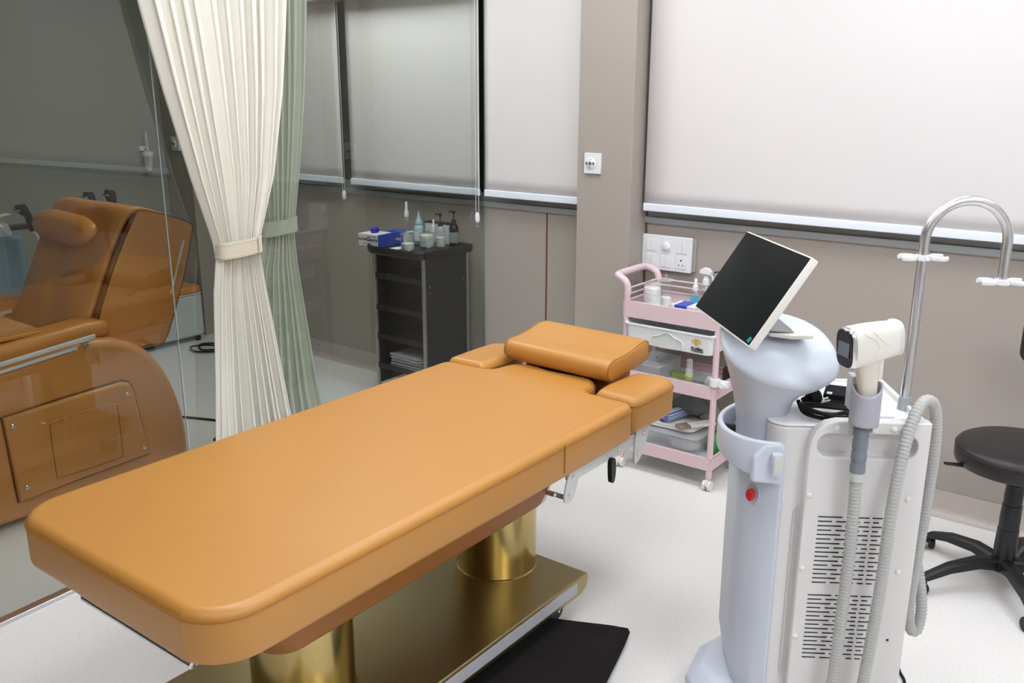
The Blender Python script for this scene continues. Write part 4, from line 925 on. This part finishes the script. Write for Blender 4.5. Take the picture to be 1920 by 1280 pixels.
MB().loft(rings, T=BQ).build('backrest', 'black_leather', stl, angle=60)
MB().tube([BQ @ Vector(p) for p in catmull([(.05, 0, .422), (.17, 0, .43), (.225, 0, .48), (.225, 0, .60), (.205, 0, .72), (.190, 0, .80)], 6)], .012, 12, flat=.5).build('back_stem', 'black', stl)

# ------------------------------------------------------------------ black salon cart behind the glass
CX0, CX1, CY0, CY1 = -3.345, -3.005, 3.235, 3.565
ct = thing('salon_cart', 'black salon cart with aluminium corner posts and black trays behind the glass', 'cart', ((CX0+CX1)/2, (CY0+CY1)/2, 0))
CT = rootM(ct).inverted()
def Cb(): b = MB(); b.T = CT; return b
for x, y in ((CX0, CY0), (CX1, CY0), (CX0, CY1), (CX1, CY1)):
    p = Cb().box(x-.008, x+.008, y-.008, y+.008, .06, .80).build('corner_post', mat('champagne_aluminium', (.50, .50, .44), .3, metal=.6) if (x, y) == (CX0, CY0) else bpy.data.materials['champagne_aluminium'], ct, bevel=.003)
    c = Cb(); [c.cyl(.026, (x+dx-.007, y, .026), (x+dx+.007, y, .026), 20) for dx in (-.012, .012)]; c.cyl(.006, (x, y, .03), (x, y, .065)); c.build('caster', 'black', ct)
Cb().box(CX1-.004, CX1+.004, CY0+.008, CY1-.008, .10, .80).build('side_panel', mat('charcoal_panel', (.020, .023, .028), .4), ct)
Cb().box(CX0-.004, CX0+.004, CY0+.008, CY1-.008, .10, .80).build('side_panel', bpy.data.materials['charcoal_panel'], ct)
Cb().box(CX0+.008, CX1-.008, CY1-.004, CY1+.002, .10, .80).build('back_panel', bpy.data.materials['charcoal_panel'], ct)
b = Cb()
for y, z in ((3.27, .655), (3.27, .625), (3.53, .66), (3.53, .13), (3.27, .13)): 
    Cb().cyl(.005, (CX1+.004, y, z), (CX1+.007, y, z), 10).build('screw', 'steel', ct)
for z in (.697, .53, .375, .215):
    o = Cb().prism(rrect(CX0+.006, CX1-.006, CY0-.004, CY1-.01, .01), z-.030, z-.026); 
    o.box(CX0+.006, CX1-.006, CY0-.006, CY0-.002, z-.030, z).box(CX0+.006, CX0+.010, CY0, CY1-.01, z-.030, z).box(CX1-.010, CX1-.006, CY0, CY1-.01, z-.030, z)
    o.build('pull_tray', 'black', ct, bevel=.002)
tp = [(CX0-.03, CY0-.01), (CX0+.02, CY0-.035), (CX1-.06, CY0-.035), (CX1+.005, CY0-.022), (CX1+.022, CY0+.03), (CX1+.030, (CY0+CY1)/2), (CX1+.022, CY1-.03), (CX1+.005, CY1+.012), (CX0-.05, CY1+.012), (CX0-.085, CY1-.03), (CX0-.085, CY0+.06), (CX0-.06, CY0+.01)]
tp = smooth_poly(tp, 3)
top = Cb(); top.loft([[(x, y, z) for x, y in offset_poly(tp, d)] for d, z in ((.012, .795), (.002, .805), (0, .830), (.006, .838), (.014, .836), (.018, .822))]); top_o = top.build('top_tray', 'black', ct, angle=40)
for x, y, r_ in ((CX1-.012, CY0+.04, .012), (CX1-.010, CY0+.085, .013), (CX1-.03, CY0+.16, .034)): Cb().lathe([(r_, .8215), (r_, .8250), (r_*.8, .8251), (r_*.78, .8222)], (x, y, 0), 20).build('tool_ring', 'black_gloss', top_o)
ZC = .8235
carton_o = carton('white glove box on the left of the black cart top, lettered Gloves', -3.395, 3.305, ZC, .15, .115, .062, R(4), .060, .0755, '', 0)
T_ = Matrix.Translation((0, -.1155/2, .030)) @ Matrix.Rotation(PI/2, 4, 'X')
text('print_text', 'Gloves', .026, 'ink', carton_o, Matrix.Translation((.018, -.0578, .034)) @ Matrix.Rotation(PI/2, 4, 'X'), bold=.0008)
text('print_text', 'GLOVES', .016, 'ink', carton_o, Matrix.Translation((-.045, -.0578, .034)) @ Matrix.Rotation(PI/2, 4, 'X'), bold=.0006)
text('print_text', 'Nitrile Examination', .008, 'ink', carton_o, Matrix.Translation((.018, -.0578, .050)) @ Matrix.Rotation(PI/2, 4, 'X')); text('print_text', 'powder free  100', .007, 'ink', carton_o, Matrix.Translation((-.02, -.0578, .014)) @ Matrix.Rotation(PI/2, 4, 'X'))
b = MB(); rnd_ = random.Random(4); rings = []
for k in range(7):
    z = .062+.005*k; s = [.016, .020, .022, .021, .018, .013, .005][k]; rings.append([(-.012+s*(1+.35*math.sin(i*2.1+k*1.3))*math.cos(2*PI*i/14), .0+s*(1+.3*math.cos(i*1.7+k))*math.sin(2*PI*i/14), z+.003*math.sin(i*2+k)) for i in range(14)])
b.loft(rings); b.build('glove_tuft', 'purple', carton_o, angle=180)
bb = carton('blue and white carton behind the white glove box on the black cart', -3.335, 3.425, ZC, .13, .075, .064, R(4), -.066, .045, '', 0, 'carton')
text('print_text', 'GLOVES', .016, 'white_plastic', bb, Matrix.Translation((.004, -.0382, .026)) @ Matrix.Rotation(PI/2, 4, 'X'), bold=.0004)
jar('small jar of white cotton pads at the front of the black cart', -3.155, 3.285, ZC, .036, .100, .45)
jar('wide glass jar of cotton balls in the middle of the black cart', -3.135, 3.405, ZC, .038, .098, .85)
bottle_spray('spray_bottle', 'tall clear spray bottle with white nozzle at the back of the black cart', -3.378, 3.515, ZC, .024, .205, 'clear', 'white_plastic', None)
bottle_spray('squeeze_bottle', 'pale teal squeeze bottle with pointed nozzle on the black cart', -3.232, 3.452, ZC, .025, .172, 'liquid_teal', 'liquid_teal', None, 'nozzle', lab='carton')
bottle_spray('pump_bottle', 'clear pump bottle with dark red pump on the black cart', -3.092, 3.462, ZC, .026, .175, 'clear', mat('dark_maroon', (.05, .015, .03), .3), ('cotton', .45), 'pump')
bottle_spray('pump_bottle', 'black pump bottle with pale label at the right of the black cart', -3.038, 3.505, ZC, .0245, .190, 'black_gloss', 'black', None, 'pump', lab=mat('grey_label', (.30, .33, .34), .5))
bottle_spray('spray_bottle', 'short white capped spray bottle in front of the white holder on the black cart', -3.150, 3.475, ZC, .020, .135, 'clear', 'white_plastic', None)
t = thing('tissue_holder', 'white box with black rim standing at the back of the black cart', 'box', (-3.172, 3.545, ZC))
MB().box(-.085, .085, -.018, .018, 0, .105).build('box', 'paper', t, bevel=.004); MB().box(-.088, .088, -.020, .020, .105, .112).build('rim', 'black', t, bevel=.002)
tag(MB().box(-.03, .03, -.035, .035, 0, .003).build('white_card', 'carton', None, bevel=.0005), 'white card lying left of the small jar on the black cart', 'card').location = (-3.225, 3.285, ZC)
rnd_ = random.Random(3)
t = thing('paper_stack', 'crumpled stack of white papers in a clear bag in the lowest cart tray', 'papers', (-3.175, 3.36, .1895))
for k in range(5):
    b = MB(); n = 12; z = .008+k*.016; rings = []
    for s, dz in ((.9, 0), (1, .006), (.97, .013), (.6, .016)): rings.append([(((x*s)+.004*math.sin(i*2+k)), (y*s)+.004*math.cos(i*3+k), z+dz+.002*math.sin(i*1.7+k)-.007) for i, (x, y) in enumerate(rrect(-.115, .115, -.10, .10, .02, 3))])
    b.loft(rings); b.build('paper_bundle', 'paper', t, angle=60)
tag(MB().tube(catmull([(-.02, 0, 0), (-.01, .005, .006), (0, -.004, .002), (.01, .006, .008), (.022, 0, .003)], 4), .005, 8).build('teal_clips', mat('bright_teal', (.10, .42, .55), .5)), 'small bright teal clip in the top pull tray of the black cart', 'clip').location = (-3.285, 3.26, .678)

# ------------------------------------------------------------------ spa recliner chair behind the glass
ch = thing('spa_recliner', 'large brown leather spa recliner with side pocket behind the glass on the left', 'recliner', (-3.78, 1.45, 0))
HTm = rootM(ch).inverted()
def Rb(): b = MB(); b.T = HTm; return b
side = [(.62, .03), (2.098, .012), (2.104, .12), (2.094, .25), (2.060, .38), (2.01, .49), (1.94, .575), (1.84, .632), (1.74, .652), (1.60, .645), (1.40, .622), (.9, .56), (.62, .52)]
side_s = [side[0]]+[(p.x, p.y) for p in catmull([(*p, 0) for p in side[1:]], 4)]
for x0, x1, nm in ((-3.565, -3.37, 'near'), (-4.235, -4.04, 'far')):
    rings = []
    for x, d in ((x0, .03), (x0+.008, .012), (x0+.03, 0), (x1-.03, 0), (x1-.008, .012), (x1, .03)):
        rings.append([(x, y, z) for y, z in offset_poly(side_s, d)])
    lo = [(x0, y, z) for y, z in offset_poly(side_s, .034)]; hi = [(x1, y, z) for y, z in offset_poly(side_s, .034)]
    o = Rb().loft([lo]+rings+[hi]).build('arm_side', 'leather_dark', ch, angle=60)
# arm pads, higher than the side shells
for x0, x1 in ((-3.555, -3.405), (-4.205, -4.055)):
    b = Rb(); rings = []
    for y, s in ((.70, .7), (.715, .95), (.75, 1), (1.74, 1), (1.80, .95), (1.832, .7)):
        zc = interp(y, [.7, 1.4, 1.75, 1.84], [.60, .655, .678, .672]); hw = (x1-x0)/2; rings.append([(((x0+x1)/2)+u*s, y, zc+v*s) for u, v in rrect(-hw, hw, -.035, .040, .03, 4)])
    b.loft(rings); b.build('arm_pad', 'leather_dark', ch, angle=60)
# white tray rails along both arms
for x, s in ((-3.366, 1), (-4.05, 1)):
    b = Rb()
    b.loft([[(x+dx, y, z+dz) for dx, dz in ((-.006, -.007), (.010, -.007), (.010, .007), (-.006, .007))] for y, z in ((.75, .575), (1.36, .640), (1.735, .672))])
    b.loft([[(x+dx, y, z+dz) for dx, dz in ((-.006, -.006), (.006, -.006), (.006, .006), (-.006, .006))] for y, z in ((.75, .545), (1.36, .612), (1.66, .640))])
    r_ = b.build('tray_rail', 'steel_white', ch, bevel=.002)
    h = Rb(); [h.cyl(.0055, (x+.008, 1.675+dz*.0, .648+dz), (x+.008, 1.705, .651+dz), 10) for dz in (-.006, .008)]; h.cyl(.004, (x+.009, 1.69, .640), (x+.009, 1.69, .662)); h.build('rail_hinge', 'steel', r_)
# side pocket panel with rivets and gathered pocket
sp = smooth_poly([(1.372, .428), (1.60, .440), (1.80, .448), (1.842, .425), (1.872, .33), (1.897, .135), (1.65, .140), (1.385, .128), (1.372, .28)], 1)
sp = [(1.355, .442), (1.60, .456), (1.82, .464), (1.850, .452), (1.866, .42), (1.885, .27), (1.908, .125), (1.62, .116), (1.368, .104)][::-1]
b = Rb(); b.loft([[(x, y, z) for y, z in offset_poly(sp, d)] for x, d in ((-3.372, 0), (-3.362, -.000), (-3.354, .003), (-3.350, .010), (-3.3498, .016))], True)
pn = b.build('side_panel', 'leather_dark', ch, angle=60)
Rb().tube([(-3.3690, y, z) for y, z in offset_poly(sp, -.003)], .0042, 6, closed=True).build('panel_edge', mat('dark_brown_seam', (.10, .04, .012), .6), pn)
for y, z in ((1.380, .408), (1.832, .412), (1.880, .165), (1.398, .157)):
    Rb().lathe([(.0095, 0), (.0085, .005), (.004, .008), (.001, .0085)], (0, 0, 0), 16, HTm @ Matrix.Translation((-3.350, y, z)) @ Matrix.Rotation(PI/2, 4, 'Y')).build('rivet', 'steel', pn)
rings = []
for j in range(17):
    v = j/16; row = []
    for i in range(49):
        u = i/48; y = lerp(1.508, 1.785, u); z = lerp(.150, .378, v)+.010*math.sin(u*PI)*(1 if v > .5 else 0)
        gather = max(0, v-.45)/.55; bulge = .014*math.sin(PI*u)*math.sin(PI*min(1, v*1.05))**.5
        x = -3.3495+bulge+  .0034*gather*math.sin(u*62+2.5*math.sin(v*3+u*4))*math.sin(PI*u)+.002*math.sin(u*9+v*11)*math.sin(PI*u)*math.sin(PI*v)
        row.append((x, y, z))
    rings.append(row)
pk = Rb().loft(rings, cap=False, closed=False).build('pocket', 'leather_dark', pn, angle=180)
Rb().tube([(-3.3475+.002*math.sin(u*40), lerp(1.508, 1.785, u), .379+.010*math.sin(u*PI)) for u in [k/40 for k in range(41)]], .0028, 6).build('pocket_hem', 'leather_dark', pk)
b = Rb(); b.tube([(-3.3487, 1.512, .378), (-3.3487, 1.510, .30), (-3.3487, 1.512, .155), (-3.3487, 1.60, .150), (-3.3487, 1.784, .152), (-3.3487, 1.786, .30), (-3.3487, 1.785, .378)], .0012, 6).build('pocket_seam', bpy.data.materials['dark_brown_seam'], pk)
# seat and leg flap
b = Rb(); b.loft([[(x, y, z) for y, z in offset_poly(rrect(.75, 1.88, .30, .52, .05, 4), d)] for x, d in ((-4.045, .0), (-3.565, .0))]); b.build('seat', 'leather_dark', ch, bevel=.01)
b = Rb(); b.prism(rrect(-3.90, -3.44, .80, 1.585, .03), .700, .716); b.build('arm_flap', 'leather_dark', ch, bevel=.005)
# backrest: thick body and quilted cover draped over its front
bk_ = [(1.80, .60), (1.84, .74), (1.93, .93), (2.020, 1.080), (2.05, 1.098), (2.225, 1.035), (2.232, 1.01), (2.17, .82), (2.075, .600), (2.04, .585), (1.90, .59)]
bs = smooth_poly(bk_, 2); rings = []
for x, d in ((-4.05, .03), (-4.045, .01), (-4.02, 0), (-3.475, 0), (-3.452, .008), (-3.445, .024)): rings.append([(x, y, z) for y, z in offset_poly(bs, -d if 0 else d)])
b = Rb().loft([[(-4.05, y, z) for y, z in offset_poly(bs, .034)]]+rings+[[(-3.445, y, z) for y, z in offset_poly(bs, .028)]]); bko = b.build('backrest', 'leather_dark', ch, angle=60)
# cover
path = catmull([(1.735, .60, 0), (1.775, .70, 0), (1.835, .83, 0), (1.915, .985, 0), (1.985, 1.100, 0), (2.03, 1.128, 0), (2.10, 1.112, 0), (2.20, 1.070, 0), (2.235, 1.05, 0)], 8); rings = []
for i, p in enumerate(path):
    t_ = i/(len(path)-1); row = []
    for k in range(41):
        u = k/40; x = lerp(-4.07, -3.505+.02*t_, u); q = .010*abs(math.sin(u*PI*2))*abs(math.sin(t_*PI*3))**.5*(1 if t_ < .6 else .2)+.003*math.sin(u*14+t_*17); ed = .020*(max(0, abs(u-.5)*2-.9)/.1)
        row.append((x, p.x-q*.85+ed*.8, p.y+q*.5-ed*.4))
    rings.append(row)
cv = Rb().loft(rings, cap=False, closed=False).build('quilted_cover', 'leather_dark', ch, angle=180); md = cv.modifiers.new('thick', 'SOLIDIFY'); md.thickness = .018; md.offset = 0
Rb().sphere((-3.512, 1.99, 1.085), .004, 8).build('cover_stud', 'steel', cv)
# neck pillow with gathered ends
rings = []; n = 28
for k in range(21):
    t_ = k/20; x = lerp(-4.06, -3.60, t_); s = (math.sin(PI*min(1, max(0, t_*1.0)))**.33)*(.98+.02*math.sin(k))+.12
    s = min(1.0, s); row = []
    for i in range(n):
        a = 2*PI*i/n; r1, r2 = .050*s, .068*s; w_ = 1+.06*math.sin(a*9)*(abs(t_-.5)*2)**3
        u, v = r1*math.cos(a)*w_, r2*math.sin(a)*w_
        row.append((x+.012*math.sin(a*2)*(t_-.5), 1.905+u*.86+v*.48-.02*0, 1.045-u*.5+v*.86-.03*math.sin(PI*t_)*0-.02*(t_)))
    rings.append(row)
Rb().loft(rings).build('neck_pillow', 'leather_dark', ch, angle=180)
Rb().cyl(.006, (-3.447, 2.215, .98), (-3.447, 2.13, .76)).build('back_rod', 'steel_white', ch)
Rb().box(-4.04, -3.57, .9, 1.9, .05, .30).build('base_frame', 'black', ch)

# ------------------------------------------------------------------ leather topped box seat
ot = thing('box_seat', 'white box seat with brown leather top behind the recliner', 'ottoman', (-5.30, 3.06, 0))
MB().prism(rrect(-.19, .165, -.30, .345, .03), .035, .315).build('box_shell', 'ottoman', ot, bevel=.02)
MB().prism(rrect(-.19, .165, -.30, .345, .03), .315, .322).build('lid_rim', 'steel_white', ot)
MB().prism(rrect(-.188, .163, -.298, .343, .03), .322, .368).build('cushion', 'leather_dark', ot, bevel=.012)
for x in (-.15, .13):
    for y in (-.25, .30): MB().cyl(.02, (x, y, 0), (x, y, .037)).build('foot', 'black', ot)
# ------------------------------------------------------------------ blue treatment unit with hand sets
tk = thing('treatment_unit', 'blue grey tank shaped treatment unit with black hand sets behind the recliner', 'machine', (-4.62, 1.80, 0))
MB().prism(rrect(-.17, .17, -.30, .225, .05), .06, .93).build('tank_body', 'bluetank', tk, bevel=.02)
b = MB(); b.loft([[(x, y, z) for x, y in rrect(-.15+k, .15-k, -.26+k, .19-k, .05)] for z, k in ((.93, 0), (.98, .01), (1.01, .04), (1.02, .08))]); b.build('tank_dome', 'frost', tk, angle=60)
tag(MB().box(-.03, .03, -.035, .03, 0, .002, Matrix.Rotation(R(8), 4, 'X')).build('paper_note', 'paper', None), 'white paper note on top of the blue grey unit', 'note').location = (-4.50, 1.95, 1.026)
MB().box(.02, .06, .20, .72, .94, .965).build('side_bar', 'black', tk, bevel=.004)
MB().box(-.05, .05, -.20, -.12, .95, 1.02).build('front_knob', 'black', tk, bevel=.01)
for x in (-.12, .12):
    for y in (-.24, .17): MB().cyl(.025, (x-.01, y, .025), (x+.01, y, .025)).build('caster', 'black', tk)
def handset(label, y, h, lean, x=-4.38):
    t = bpy.data.objects.new('handset', None); COL.objects.link(t); t.parent = tk; t.location = (x+4.62, y-1.80, .955); t['label'] = label
    T = Matrix.Rotation(R(lean), 4, 'X')
    MB().loft([[(sx*w_, sy*w_*.9+dy, z) for sx, sy in ((-1, -.5), (-.5, -1), (.5, -1), (1, -.5), (1, .5), (.5, 1), (-.5, 1), (-1, .5))] for w_, dy, z in ((.014, 0, 0), (.017, 0, .03), (.017, -.004, h*.55), (.024, -.016, h*.68), (.028, -.026, h*.86), (.022, -.030, h))], T=T).build('grip', 'black', t, angle=50)
    MB().loft([[(sx*w_, sy*w_*.4+dy, z) for sx, sy in ((-1, -1), (1, -1), (1, 1), (-1, 1))] for w_, dy, z in ((.020, -.046, h*.80), (.022, -.05, h*.86))], T=T).build('face_ring', mat('grey_lens', (.30, .31, .35), .25) if 'grey_lens' not in bpy.data.materials else bpy.data.materials['grey_lens'], t)
    return t
h1 = handset('black hand set at the left, above the pillow end of the recliner', 2.025, .130, 6, -4.38)
MB().tube(catmull([(.0, 0, .0), (.0, .02, -.03), (.0, .035, -.12), (0, .01, -.17), (0, .0, -.22), (0, .03, -.27)], 6), .0045, 8).build('cable', 'white_plastic', h1)
handset('black hand set just left of its twin above the backrest', 2.33, .155, -6, -4.38); handset('black hand set right of its twin above the backrest', 2.43, .155, -10, -4.38)
b = bpy.data.objects.get('side_bar')
# flow meter on the left wall
fm = thing('flow_meter', 'small pale wall mounted flow meter with clear bottle near the corner column', 'flow meter', (XL, 3.30, 1.19))
MB().box(0, .03, -.03, .03, .03, .06).cyl(.007, (.03, 0, .045), (.06, 0, .045)).build('bracket', 'steel_white', fm, bevel=.004)
MB().cyl(.008, (.06, 0, .04), (.06, 0, .15)).build('gauge_tube', 'frost', fm); MB().lathe([(.032, 0), (.034, .006), (.034, .02), (.02, .03), (.001, .032)], (.06, 0, 0), 20).build('bottle_cap', 'steel_white', fm)
MB().lathe([(.015, -.095), (.018, -.09), (.025, -.06), (.026, 0)], (.06, 0, 0), 20).build('bottle', 'frost', fm)
# floor cables
tag(MB().tube(catmull([(-5.08, 3.50, .12), (-5.02, 3.48, .03), (-4.93, 3.40, .006), (-4.86, 3.30, .006), (-4.92, 3.22, .006), (-5.02, 3.28, .012), (-4.95, 3.36, .012), (-4.84, 3.34, .006), (-4.80, 3.24, .012), (-4.90, 3.16, .012), (-5.0, 3.2, .018), (-4.9, 3.3, .02), (-4.70, 3.3, .006), (-4.5, 3.2, .006)], 8), .006, 8).build('coiled_cable', 'rubber'), 'black coiled cable on the floor beside the white box seat', 'cable')
c2 = tag(MB().tube(catmull([(-4.25, 2.25, .006), (-3.95, 2.42, .006), (-3.70, 2.52, .006), (-3.45, 2.56, .006), (-3.38, 2.45, .006), (-3.50, 2.36, .008)], 8), .006, 8).build('floor_cable', 'rubber'), 'black cable with an inline plug on the floor behind the recliner', 'cable')
MB().lathe([(.010, 0), (.016, .01), (.016, .055), (.008, .07)], (0, 0, 0), 14, Matrix.Translation((-3.49, 2.37, .016)) @ Matrix.Rotation(R(-105), 4, 'Y') @ Matrix.Rotation(R(20), 4, 'X')).build('inline_plug', 'rubber', c2)
